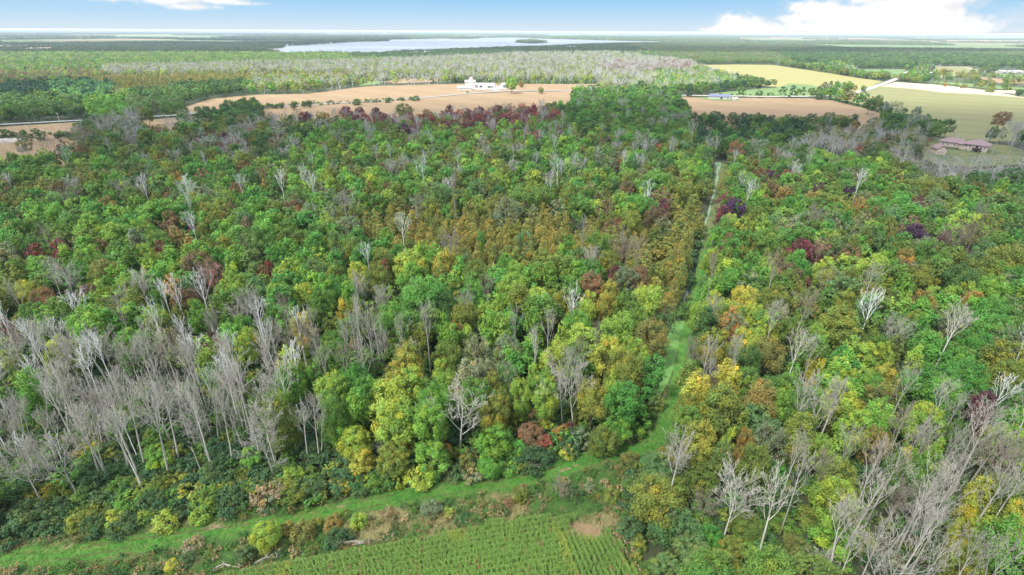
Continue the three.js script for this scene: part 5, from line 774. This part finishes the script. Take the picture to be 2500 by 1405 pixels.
{
  const short = [blades(16, 0.22, 0.42, 0.05, 0.8), blades(16, 0.26, 0.42, 0.05, 0.6)], tall = [blades(22, 0.85, 0.4, 0.05, 0.9), blades(22, 1.05, 0.45, 0.05, 1.2), blades(18, 0.7, 0.5, 0.06, 0.5)], weed = crown({ w: 1.2, y0: 0, y1: 0.9, profile: 'bush', clumps: 9, quads: 170, leaf: 0.2, size: [0.3, 0.5] }).geo();
  const ls = [], lt = [], lw = [];
  for (let z = -260; z < -44; z += 0.38) for (let x = -105; x < 110; x += 0.38) {
    const X = x + rr(-0.19, 0.19), Z = z + rr(-0.19, 0.19); if (!inPoly(OG.track, X, Z) || inPoly(OG.corn, X, Z)) continue;
    const [px, py] = proj(X, 0, Z); if (px < -60 || px > 2000 || py > 1440 || nearWater(X, Z) || R() < clamp((-Z - 90) / 160, 0, 0.75)) continue;
    const dt = segDist(trackLine, X, Z), n = fbm(X * 0.16, Z * 0.22, 12, 3), n2 = vnoise(X * 0.55, Z * 0.55, 33);
    const ditchSide = px > 1560 && py < 1110, edge = dt + (n2 - 0.5) * 2.2;
    if (edge < (ditchSide ? 3.4 : 2.3)) { const rut = Math.abs(Math.abs(dt) - 0.85) < 0.22 && n > 0.45; ls.push([X, 0, Z, rr(0, 6.28), rr(0.8, 1.2), rr(0.6, 1.3), rut ? lc([168, 160, 96], 0.34) : lc([lerp(62, 116, n), lerp(150, 166, n), 42], 0.44 * Math.exp(gauss() * 0.15))]); continue; }
    const green = sstep(0.4, 0.6, n + (n2 - 0.5) * 0.3 + (px > 1330 ? 0.12 : 0));
    const c = [lerp(182, 92, green), lerp(174, 142, green), lerp(116, 56, green)], v = 0.44 * Math.exp(gauss() * 0.28);
    if (R() < 0.11) lw.push([X, -0.05, Z, rr(0, 6.28), rr(0.5, 1.5), rr(0.5, 1.5), lc(pick([[84, 128, 58], [70, 118, 60], [120, 130, 62], [176, 158, 112], [196, 176, 130], [150, 134, 84], [98, 150, 60]]), 0.5 * Math.exp(gauss() * 0.2))]);
    else lt.push([X, -0.03, Z, rr(0, 6.28), rr(0.7, 1.35), rr(0.45, 1.1) * (0.7 + 0.5 * n2), lc(c, v)]);
  }
  scatter('short_grass', 'short bright green grass of the mown track', short, massPlain, ls);
  scatter('tall_grass', 'tall tan and green grass beside the track', tall, massPlain, lt);
  scatter('weeds', 'low leafy weeds in the rough grass', [weed], massLeaf, lw);
  console.log('grass', ls.length, lt.length, lw.length);
}

// ---------------------------------------------------------------- split-rail fence: weathered rails and leaning posts between grass and corn
{
  const railM = surf(T.deadbark, 0.9, { color: new THREE.Color(0.5, 0.49, 0.48) });
  const rod = (a, b, r) => { const mb = new MB(), m = a.clone().lerp(b, 0.5).add(V(rr(-0.04, 0.04), rr(-0.03, 0.03), rr(-0.04, 0.04))); mb.tube([a, m, b], [r, r * 0.95, r * 0.75], 5, [1, 1, 1]); const g = mb.geo(); g.deleteAttribute('color'); return g; };
  const PIECES = [['collapsed grey rail fence with rails leaning on a tent of posts, nearest the lower edge', [[517, 1392], [547, 1380], [584, 1385]], 2, 1.0], ['short grey rail fence with two upright posts beside a teal bush', [[620, 1375], [652, 1362], [676, 1359]], 2, 0.9], ['broken grey rail ends half hidden in weeds between the fences', [[730, 1351], [752, 1347]], 1, 0.6], ['longest grey rail fence with a bent joint above the corn', [[815, 1339], [838, 1329], [870, 1328], [902, 1325]], 3, 1.0], ['single grey rail running into the weeds at the far fence end', [[916, 1318], [936, 1313], [958, 1309]], 1, 0.7]];
  for (const [label, px, n, h] of PIECES) {
    const p = px.map(([x, y]) => G(x, y, 0.6)), c = p[Math.floor(p.length / 2)], o = thing('rail_fence', label, 'fence', 'remains of the rail fence by the corn'); o.position.set(c.x, 0, c.z);
    const L = p.map((q) => V(q.x - c.x, 0, q.z - c.z));
    for (let i = 0; i + 1 < L.length; i++) for (let k = 0; k < n; k++) { const y0 = h * (0.55 + 0.28 * k) * (i === 0 ? 0.5 + 0.2 * k : 1), y1 = h * (0.6 + 0.25 * k) * (i + 2 === L.length ? 0.7 : 1.05); part('rail', rod(L[i].clone().setY(y0), L[i + 1].clone().setY(y1).add(V(rr(-0.15, 0.15), 0, rr(-0.2, 0.2))), 0.085), railM, o); }
    for (let i = 0; i < L.length; i++) { if (i === 0 && n < 3 && i !== Math.floor(L.length / 2)) continue; const s = rr(0.2, 0.45); part('post', rod(L[i].clone().add(V(-s, -0.1, 0.3)), L[i].clone().add(V(s * 0.4, h * 1.35, -0.1)), 0.075), railM, o); part('post', rod(L[i].clone().add(V(s, -0.1, 0.25)), L[i].clone().add(V(-s * 0.4, h * 1.3, -0.1)), 0.075), railM, o); }
  }
  const log = thing('fallen_branch', 'pale fallen branch lying at the wood edge above the track', 'branch'); { const a = G(1270, 1129, 0.5), b = G(1306, 1139, 0.3); log.position.set(a.x, 0.3, a.z); part('stem', rod(V(0, 0.3, 0), V(b.x - a.x, 0, b.z - a.z), 0.13), railM, log); for (let k = 0; k < 6; k++) { const t = 0.45 + k * 0.1, q = V((b.x - a.x) * t, 0.2, (b.z - a.z) * t); part('twig', rod(q, q.clone().add(V(1.0 + R(), rr(-0.1, 0.4), rr(-0.7, 0.9))), 0.05), railM, log); } }
}

// ---------------------------------------------------------------- buildings
const wallWhite = plain(236, 236, 232, 0.8, { color: new THREE.Color(0.33, 0.33, 0.325) }), wallTan = new THREE.MeshStandardMaterial({ color: rgb(206, 190, 176, 0.6), roughness: 0.85 }), roofMauve = new THREE.MeshStandardMaterial({ color: rgb(146, 124, 130, 0.6), roughness: 0.9 }), roofBlue = new THREE.MeshStandardMaterial({ color: rgb(96, 106, 134, 0.6), roughness: 0.8 }), roofGrey = new THREE.MeshStandardMaterial({ color: rgb(176, 178, 182, 0.7), roughness: 0.7 }), roofMetal = new THREE.MeshStandardMaterial({ color: new THREE.Color(0.24, 0.24, 0.245), roughness: 0.6 }), roofTeal = new THREE.MeshStandardMaterial({ color: rgb(60, 160, 160, 0.6), roughness: 0.6 }), dark = new THREE.MeshStandardMaterial({ color: new THREE.Color(0.03, 0.03, 0.035), roughness: 0.4 }), glassM = new THREE.MeshPhysicalMaterial({ color: new THREE.Color(0.05, 0.06, 0.07), roughness: 0.08 }), brownM = new THREE.MeshStandardMaterial({ color: rgb(96, 70, 66, 0.5), roughness: 0.85 }), frameM = new THREE.MeshStandardMaterial({ color: new THREE.Color(0.7, 0.7, 0.7), roughness: 0.7 });
const box = (w, h, d, x = 0, y = 0, z = 0) => { const g = new THREE.BoxGeometry(w, h, d); g.translate(x, y + h / 2, z); return g; };
function polys(faces) { const pos = [], idx = []; for (const f of faces) { const b = pos.length / 3; f.forEach((v) => pos.push(...v)); for (let i = 1; i + 1 < f.length; i++) idx.push(b, b + i, b + i + 1); } const g = new THREE.BufferGeometry(); g.setAttribute('position', new THREE.Float32BufferAttribute(pos, 3)); g.setIndex(idx); g.setAttribute('uv', new THREE.Float32BufferAttribute(new Float32Array(pos.length / 3 * 2), 2)); g.computeVertexNormals(); return g; }
function gableWalls(w, h, d, rise, x = 0, z = 0) { const a = w / 2, b = d / 2; return polys([[[-a, 0, b], [a, 0, b], [a, h, b], [-a, h, b]], [[a, 0, -b], [-a, 0, -b], [-a, h, -b], [a, h, -b]], [[a, 0, b], [a, 0, -b], [a, h, -b], [a, h + rise, 0], [a, h, b]], [[-a, 0, -b], [-a, 0, b], [-a, h, b], [-a, h + rise, 0], [-a, h, -b]]]).translate(x, 0, z); }
function gableRoof(w, h, d, rise, o = 0.5, t = 0.2, x = 0, z = 0) { const a = w / 2 + o, k = rise / (d / 2), b = d / 2 + o, e = h - o * k, r = h + rise; const f = []; for (const s of [1, -1]) { const q = (X, y, Z) => [X * s, y, Z * s]; f.push([q(-a, e + t, b), q(a, e + t, b), q(a, r + t, 0), q(-a, r + t, 0)], [q(-a, e, b), q(a, e, b), q(a, e + t, b), q(-a, e + t, b)], [q(a, e, b), q(a, r, 0), q(a, r + t, 0), q(a, e + t, b)], [q(-a, r, 0), q(-a, e, b), q(-a, e + t, b), q(-a, r + t, 0)], [q(a, e, b), q(-a, e, b), q(-a, r, 0), q(a, r, 0)]); } return polys(f).translate(x, 0, z); }
function hipRoof(w, h, d, rise, o = 0.6, x = 0, z = 0) { const a = w / 2 + o, b = d / 2 + o, m = Math.max(0, w / 2 - d / 2), t = 0.18; return polys([[[-a, h + t, b], [a, h + t, b], [m, h + rise, 0], [-m, h + rise, 0]], [[a, h + t, -b], [-a, h + t, -b], [-m, h + rise, 0], [m, h + rise, 0]], [[a, h + t, b], [a, h + t, -b], [m, h + rise, 0]], [[-a, h + t, -b], [-a, h + t, b], [-m, h + rise, 0]], [[-a, h, b], [a, h, b], [a, h + t, b], [-a, h + t, b]], [[a, h, b], [a, h, -b], [a, h + t, -b], [a, h + t, b]], [[a, h, -b], [-a, h, -b], [-a, h + t, -b], [a, h + t, -b]], [[-a, h, -b], [-a, h, b], [-a, h + t, b], [-a, h + t, -b]], [[-a, h, -b], [a, h, -b], [a, h, b], [-a, h, b]]]).translate(x, 0, z); }
function windowAt(o, x, y, z, w, h, turn = 0) { const f = part('window', box(w + 0.24, h + 0.24, 0.1, 0, -0.12, 0), frameM, o); f.position.set(x, y, z); f.rotation.y = turn; const p = part('pane', box(w, h, 0.08, 0, 0, 0.04), glassM, f); return f; }
const facing = (p, more = 0) => Math.atan2(-p.x, -p.z) + more;
function set(o, p, turn) { o.position.set(p.x, p.y ?? 0, p.z); o.rotation.y = turn; }
{ // large house with hipped mauve roofs, seen from its garden side
  const p = G(2379, 371), o = thing('large_house', 'large tan house with hipped mauve roofs and a dark two-storey veranda', 'house'); set(o, p, facing(p, -0.1));
  part('wall', box(13, 4.6, 12, 0, 0, -6), wallTan, o); part('wall', box(15.4, 3.3, 10, -14.2, 0.6, -8.5), wallTan, o); part('wall', box(6, 3.4, 6, -6.2, 0.5, -3.4), wallTan, o);
  part('roof', hipRoof(13, 4.6, 12, 3.4, 0.7, 0, -6), roofMauve, o); part('roof', hipRoof(15.4, 3.9, 10, 3, 0.7, -14.2, -8.5), roofMauve, o); part('roof', hipRoof(6.6, 3.9, 6.4, 2.2, 0.5, -6.2, -3.4), roofMauve, o);
  const ver = part('veranda', box(5, 0.25, 2.2, 1.0, 2.1, 1.1), brownM, o); for (const x of [-1.4, 1, 3.4]) part('post', box(0.22, 4.4, 0.22, x, 0, 2.05), brownM, ver); part('railing', box(5, 0.7, 0.1, 1, 2.4, 2.2), brownM, ver);
  part('door', box(1.6, 1.9, 0.12, 0.6, 2.4, 0.02), dark, o); part('door', box(1.8, 1.9, 0.12, 0.8, 0.05, 0.02), dark, o);
  for (const [x, y] of [[-5.3, 2.8], [-3.2, 2.8], [-5, 0.5], [2.8, 2.6], [4.8, 2.8], [3.4, 0.4]]) windowAt(o, x, y, 0.03, 1.1, 1.1);
  for (const x of [-19, -16.4, -12.5]) windowAt(o, x, 1.6, -3.46, 0.8, 1.6);
  part('chimney', box(0.9, 1.6, 0.9, -9.6, 5.4, -8.5), wallTan, o);
}
{ const p = G(2289, 376), o = thing('garden_shed', 'small tan gabled outbuilding in front of the large mauve-roofed house', 'shed'); set(o, p, facing(p, 0.5 + Math.PI / 2)); part('wall', gableWalls(8, 4.2, 6.2, 2), wallTan, o); part('roof', gableRoof(8, 4.2, 6.2, 2, 0.5), roofMauve, o); for (const z of [-1.3, 0.6]) windowAt(o, -4.04, 1.4, z, 0.7, 1.3, -Math.PI / 2); part('door', box(0.12, 2.2, 1.1, 4.02, 0, 1.4), brownM, o); }
{ // long bungalow
  const p = G(1757, 242), o = thing('bungalow', 'long white bungalow with a slate blue roof in front of the tree belt', 'house'); set(o, p, facing(p, 0.12));
  part('wall', gableWalls(25, 3.1, 9, 2.2, 0, -4.5), wallWhite, o); part('roof', gableRoof(25, 3.1, 9, 2.2, 0.5, 0.2, 0, -4.5), roofBlue, o); part('door', box(3.4, 2.2, 0.12, 2.2, 0, 0.03), dark, o); part('door', box(1.4, 2.1, 0.12, 9.6, 0, 0.03), brownM, o);
  for (const x of [-10.5, -7.6, -4.6, -1.6, 6.2]) windowAt(o, x, 1.1, 0.03, 1.5, 1.1); part('chimney', box(0.8, 1.4, 0.8, -3, 4.9, -4.5), wallTan, o);
  const q = G(1794, 243), t = thing('camper_trailer', 'white camper trailer parked at the end of the long bungalow', 'trailer'); set(t, q, facing(q, 0.1)); part('body', box(6.6, 2.0, 2.3, 0, 0.6, 0), wallWhite, t); part('window', box(1.6, 0.7, 0.1, -1.2, 1.5, 1.14), glassM, t); for (const x of [-0.6, 0.6]) part('wheel', new THREE.CylinderGeometry(0.35, 0.35, 0.25, 12).rotateX(Math.PI / 2).translate(x, 0.35, 1.0), dark, t);
  const r = G(1792.5, 246), c = thing('parked_car', 'small white car parked on the lawn in front of the camper', 'car'); set(c, r, facing(r, 0.4)); part('body', mergeGeometries([box(4.2, 0.7, 1.7, 0, 0.35, 0), box(2.2, 0.6, 1.5, -0.2, 1.05, 0)]), wallWhite, c); part('window', box(1.9, 0.4, 1.54, -0.2, 1.15, 0), glassM, c); for (const x of [-1.3, 1.3]) for (const z of [-0.8, 0.8]) part('wheel', new THREE.CylinderGeometry(0.33, 0.33, 0.2, 12).rotateX(Math.PI / 2).translate(x, 0.33, z), dark, c);
}
{ // the farm
  const s = G(1150.8, 215.2), o = thing('silo', 'tall pale concrete silo with a pinkish domed cap beside the white barns', 'silo'); set(o, s, 0);
  part('tower', new THREE.CylinderGeometry(2.35, 2.35, 12.8, 24).translate(0, 6.4, 0), new THREE.MeshStandardMaterial({ color: new THREE.Color(0.66, 0.65, 0.63), roughness: 0.85 }), o); part('cap', new THREE.SphereGeometry(2.4, 20, 8, 0, 6.3, 0, 1.571).translate(0, 12.8, 0), new THREE.MeshStandardMaterial({ color: rgb(226, 176, 160, 0.7), roughness: 0.6 }), o);
  for (let k = 1; k < 9; k++) part('hoop', new THREE.TorusGeometry(2.37, 0.05, 5, 24).rotateX(Math.PI / 2).translate(0, k * 1.4, 0), roofGrey, o);
  part('chute', box(0.9, 12.4, 0.8, 2.2, 0, 1.2), roofGrey, o);
  const bld = (name, label, cat, x, y, w, h, d, rise, roof, turn, extra) => { const p = G(x, y), b = thing(name, label, cat); set(b, p, turn); part('wall', gableWalls(w, h, d, rise, 0, -d / 2), wallWhite, b); part('roof', gableRoof(w, h, d, rise, 0.4, 0.2, 0, -d / 2), roof, b); extra?.(b); return b; };
  bld('cow_shed', 'long low white shed left of the silo, lying towards the lane', 'shed', 1135, 220.5, 21, 3, 10, 2.4, roofMetal, 0.05, (b) => { for (const x of [-8, -4, 0, 4, 8]) windowAt(b, x, 1, 0.03, 1, 0.8); });
  bld('barn', 'largest white barn of the farm, right of the silo', 'barn', 1184, 214.6, 28, 3.4, 11, 2.8, roofMetal, -0.03, (b) => { part('door', box(3.6, 3.2, 0.12, -6, 0, 0.03), dark, b); for (const x of [-11, 2, 6, 11]) windowAt(b, x, 1.2, 0.03, 1.2, 1); });
  bld('machine_shed', 'small arch-topped grey shed in front of the large barn', 'shed', 1194.5, 215.6, 7, 3.2, 8, 2.0, roofGrey, 0.3, (b) => part('door', box(3, 2.6, 0.12, 0, 0, 0.03), dark, b));
  bld('barn', 'white barn standing behind the silo', 'barn', 1148, 209, 16, 5, 9, 2.5, roofMetal, 0.1, (b) => part('door', box(3, 3, 0.12, 3, 0, 0.03), dark, b));
  bld('farmhouse', 'white farmhouse with a grey roof beside the bright green tree', 'house', 1232, 214.8, 7.5, 4.2, 7, 2.4, roofGrey, 0.6, (b) => { for (const x of [-2.2, 2.2]) for (const y of [0.9, 2.8]) windowAt(b, x, y, 0.03, 0.8, 1.0); part('door', box(1, 2, 0.12, 0, 0, 0.03), brownM, b); });
  const h = bld('farmhouse', 'white house with a teal porch roof half hidden by the dark trees', 'house', 2052, 221, 7, 5.6, 7, 2.4, roofMauve, 0.15, (b) => { for (const x of [-2, 2]) for (const y of [1, 3.6]) windowAt(b, x, y, 0.03, 0.8, 1.1); part('porch', box(4.6, 2.6, 3, -5.6, 0, -1.5), wallWhite, b); part('porch_roof', gableRoof(4.6, 2.6, 3, 1.2, 0.3, 0.2, -5.6, -1.5), roofTeal, b); });
  // far houses and barns: pixel of the foot, width in pixels, roof, words
  const FARB = [[2455, 178.5, 28, 'm', 'long white barn at the right edge beyond the green field'], [2491, 179, 30, 'm', 'longest white barn at the right edge, cut by the frame'], [2295, 158, 11, 'g', 'white house under the wires at the top of the climbing road'], [2148, 160, 12, 'g', 'white house before the dark wood behind the green field'], [2237.5, 193.5, 7, 'g', 'white cottage at the side of the climbing road'], [2292, 191.5, 15, 'm', 'white shed in the pale pasture right of the road'], [2275, 180, 7, 'g', 'white gabled house behind the pasture trees'],
    [1745, 132.5, 15, 'm', 'big white barn in the middle of the far farm clearing'], [1713, 128, 16, 'm', 'low white barn left of the big far barn'], [1658, 125, 8, 'g', 'lone white house above the pale wood'], [1782, 133, 14, 'm', 'long shed right of the big far barn'], [1396, 119.5, 24, 'g', 'long white building in the dark ridge wood'], [1016, 133.5, 14, 'g', 'white house among dark trees below the lake'], [1044, 133, 15, 'g', 'white house with a grey roof close to the dark lake wood'],
    [144, 125.5, 13, 'm', 'white barn by the far field at the left'], [292, 115.5, 6, 'g', 'tiny white house in the dark far wood'], [481, 101.5, 12, 'm', 'far white shed in front of the pale strip'], [700, 112, 6, 'g', 'first white lake house from the left shore'], [713, 111, 6, 'g', 'second white lake house from the left shore'], [728, 110, 6, 'g', 'third white lake house from the left shore'], [741, 109.5, 6, 'g', 'fourth white lake house from the left shore'], [762, 108.5, 6, 'g', 'fifth white lake house from the left shore'], [778, 107.5, 7, 'g', 'sixth white lake house from the left shore'], [806, 106, 6, 'g', 'seventh white lake house from the left shore'], [822, 105, 6, 'g', 'eighth white lake house, nearest the wooded point']];
  for (const [x, y, w, r, label] of FARB) { const p = G(x, y), px = FPX / proj(p.x, 0, p.z)[2], W = w / px, barn = r === 'm', b = bld(barn ? 'barn' : 'house', label, barn ? 'barn' : 'house', x, y, W, barn ? W * 0.13 : Math.min(W * 0.3, 7), Math.min(W * 0.5, 16), barn ? W * 0.07 : Math.min(W * 0.2, 5), barn ? roofMetal : roofGrey, rr(-0.3, 0.3)); const hh = barn ? W * 0.13 : Math.min(W * 0.3, 7); for (const q of [-0.3, 0.05, 0.32]) part('window', box(W * 0.09, hh * 0.35, 0.15, W * q, hh * 0.35, 0.02), glassM, b); part('door', box(W * 0.1, hh * 0.7, 0.15, -W * 0.1, 0, 0.02), dark, b); }
}
{ // utility poles, gravel heap
  const poleM = new THREE.MeshStandardMaterial({ color: rgb(176, 168, 158, 0.75), roughness: 0.9 });
  for (const [bx, by, tx, ty, label, lamp] of [[146, 300.6, 140, 276, 'pale utility pole with a yard lamp beside the straight road', 1], [75.8, 326, 69.6, 306, 'thin leaning utility pole in the near stubble field', 0], [258, 320, 257, 310, 'pale utility pole against the grey copse', 0], [1219.5, 214.5, 1219, 201, 'white utility pole between barn and farmhouse', 0], [2317, 158.5, 2317, 148.5, 'utility pole at the side road on the right hill', 0], [2330, 342, 2331, 320, 'tall lamp pole behind the left wing of the large house', 1], [2042, 222, 2042.4, 206, 'white flag pole beside the house with the teal porch', 0]]) {
    const p = G(bx, by), d = dirOf(tx, ty), k = Math.hypot(p.x, p.z) / Math.hypot(d.x, d.z), h = CAMH + d.y * k, o = thing('utility_pole', label, 'pole'), off = clamp(d.x * k - p.x, -h * 0.3, h * 0.3); set(o, p, 0);
    const mb = new MB(); mb.tube([V(0, 0, 0), V(off * 0.5, h / 2, 0), V(off, h, 0)], [0.26, 0.23, 0.18], 8, [1, 1, 1]); const g = mb.geo(); g.deleteAttribute('color'); part('pole', g, poleM, o);
    if (label.startsWith('white flag')) part('finial', new THREE.SphereGeometry(0.3, 10, 8).translate(off, h, 0), poleM, o); else part('crossarm', box(2.2, 0.2, 0.2, off, h * 0.93, 0), poleM, o);
    if (lamp) part('lamp', new THREE.SphereGeometry(0.45, 10, 8).scale(1.3, 0.6, 1).translate(off - 0.7, h * 0.98, 0), wallWhite, o);
  }
  const c = G(20, 346), g = new THREE.SphereGeometry(1, 40, 20, 0, Math.PI * 2, 0, Math.PI / 2); const q = g.attributes.position; for (let i = 0; i < q.count; i++) { const k = 0.75 + 0.5 * fbm(q.getX(i) * 3 + 9, q.getZ(i) * 3, 61, 3); q.setXYZ(i, q.getX(i) * 10 * k, q.getY(i) * 2.6 * k, q.getZ(i) * 6 * k); } g.computeVertexNormals();
  const heap = new THREE.Mesh(g, M.gravel); heap.name = 'gravel_heap'; heap.position.set(c.x, -0.1, c.z); tag(heap, 'pale grey heap of gravel at the left edge by the stubble strip', 'heap'); scene.add(heap);
  const pal = thing('timber_stack', 'dark brown stack of timber behind the gravel heap', 'timber'); const pp = G(8, 339); set(pal, pp, facing(pp)); for (let k = 0; k < 5; k++) for (let j = 0; j < 3; j++) part('beam', box(6, 0.55, 1.0, rr(-0.4, 0.4), k * 0.57, j * 1.08), brownM, pal);
}

// ---------------------------------------------------------------- clouds overhead, out of the picture: their shadows lie where the photograph is in shade
{
  const cloudM = new THREE.MeshPhysicalMaterial({ color: new THREE.Color(0.96, 0.96, 0.96), roughness: 1, specularIntensity: 0, transmission: 0.8, thickness: 0, transparent: true, opacity: 0.3 });
  const ALT = 1300, base = new THREE.IcosahedronGeometry(1, 24);
  const CLOUDS = [[0, -150, 760, 330, 'broad cloud over the near woodland'], [-520, -330, 420, 170, 'cloud over the road and near left woods'], [560, -420, 520, 175, 'cloud over the right woods and the near part of the olive field'], [120, -520, 620, 95, 'thin cloud over the brown stubble fields'], [-1500, -3700, 2400, 900, 'cloud over the far dark woods at left'], [700, -2500, 1500, 420, 'cloud over the ridge before the lake'], [2500, -2600, 1300, 420, 'cloud over the far right woods'], [-700, -760, 330, 120, 'small cloud over the dark pines at left']];
  CLOUDS.forEach(([x, z, rx, rz, label], n) => {
    const g = base.clone(), p = g.attributes.position, seed = 100 + n * 7;
    for (let i = 0; i < p.count; i++) { const X = p.getX(i), Yy = p.getY(i), Z = p.getZ(i), a = Math.atan2(Z, X), k = 0.72 + 0.5 * fbm(Math.cos(a) * 2.2 + seed, Math.sin(a) * 2.2 + Yy, seed, 4) + 0.12 * (vnoise(X * 5 + seed, Z * 5, seed) - 0.5); p.setXYZ(i, X * rx * k, Yy > 0 ? Yy * 90 * k * (0.6 + fbm(X * 4, Z * 4, seed + 1, 3)) : Yy * 14, Z * rz * k); }
    g.computeVertexNormals();
    const o = new THREE.Mesh(g, cloudM); o.name = numbered('cloud'); o.userData.kind = 'structure'; o.userData.label = label; o.castShadow = true;
    o.position.set(x + sunDir.x / sunDir.y * ALT, ALT, z + sunDir.z / sunDir.y * ALT); scene.add(o);
  });
}

console.log('things', scene.children.length, 'trees', TREES.length, 'single', singles.length);
renderer.render(scene, camera);
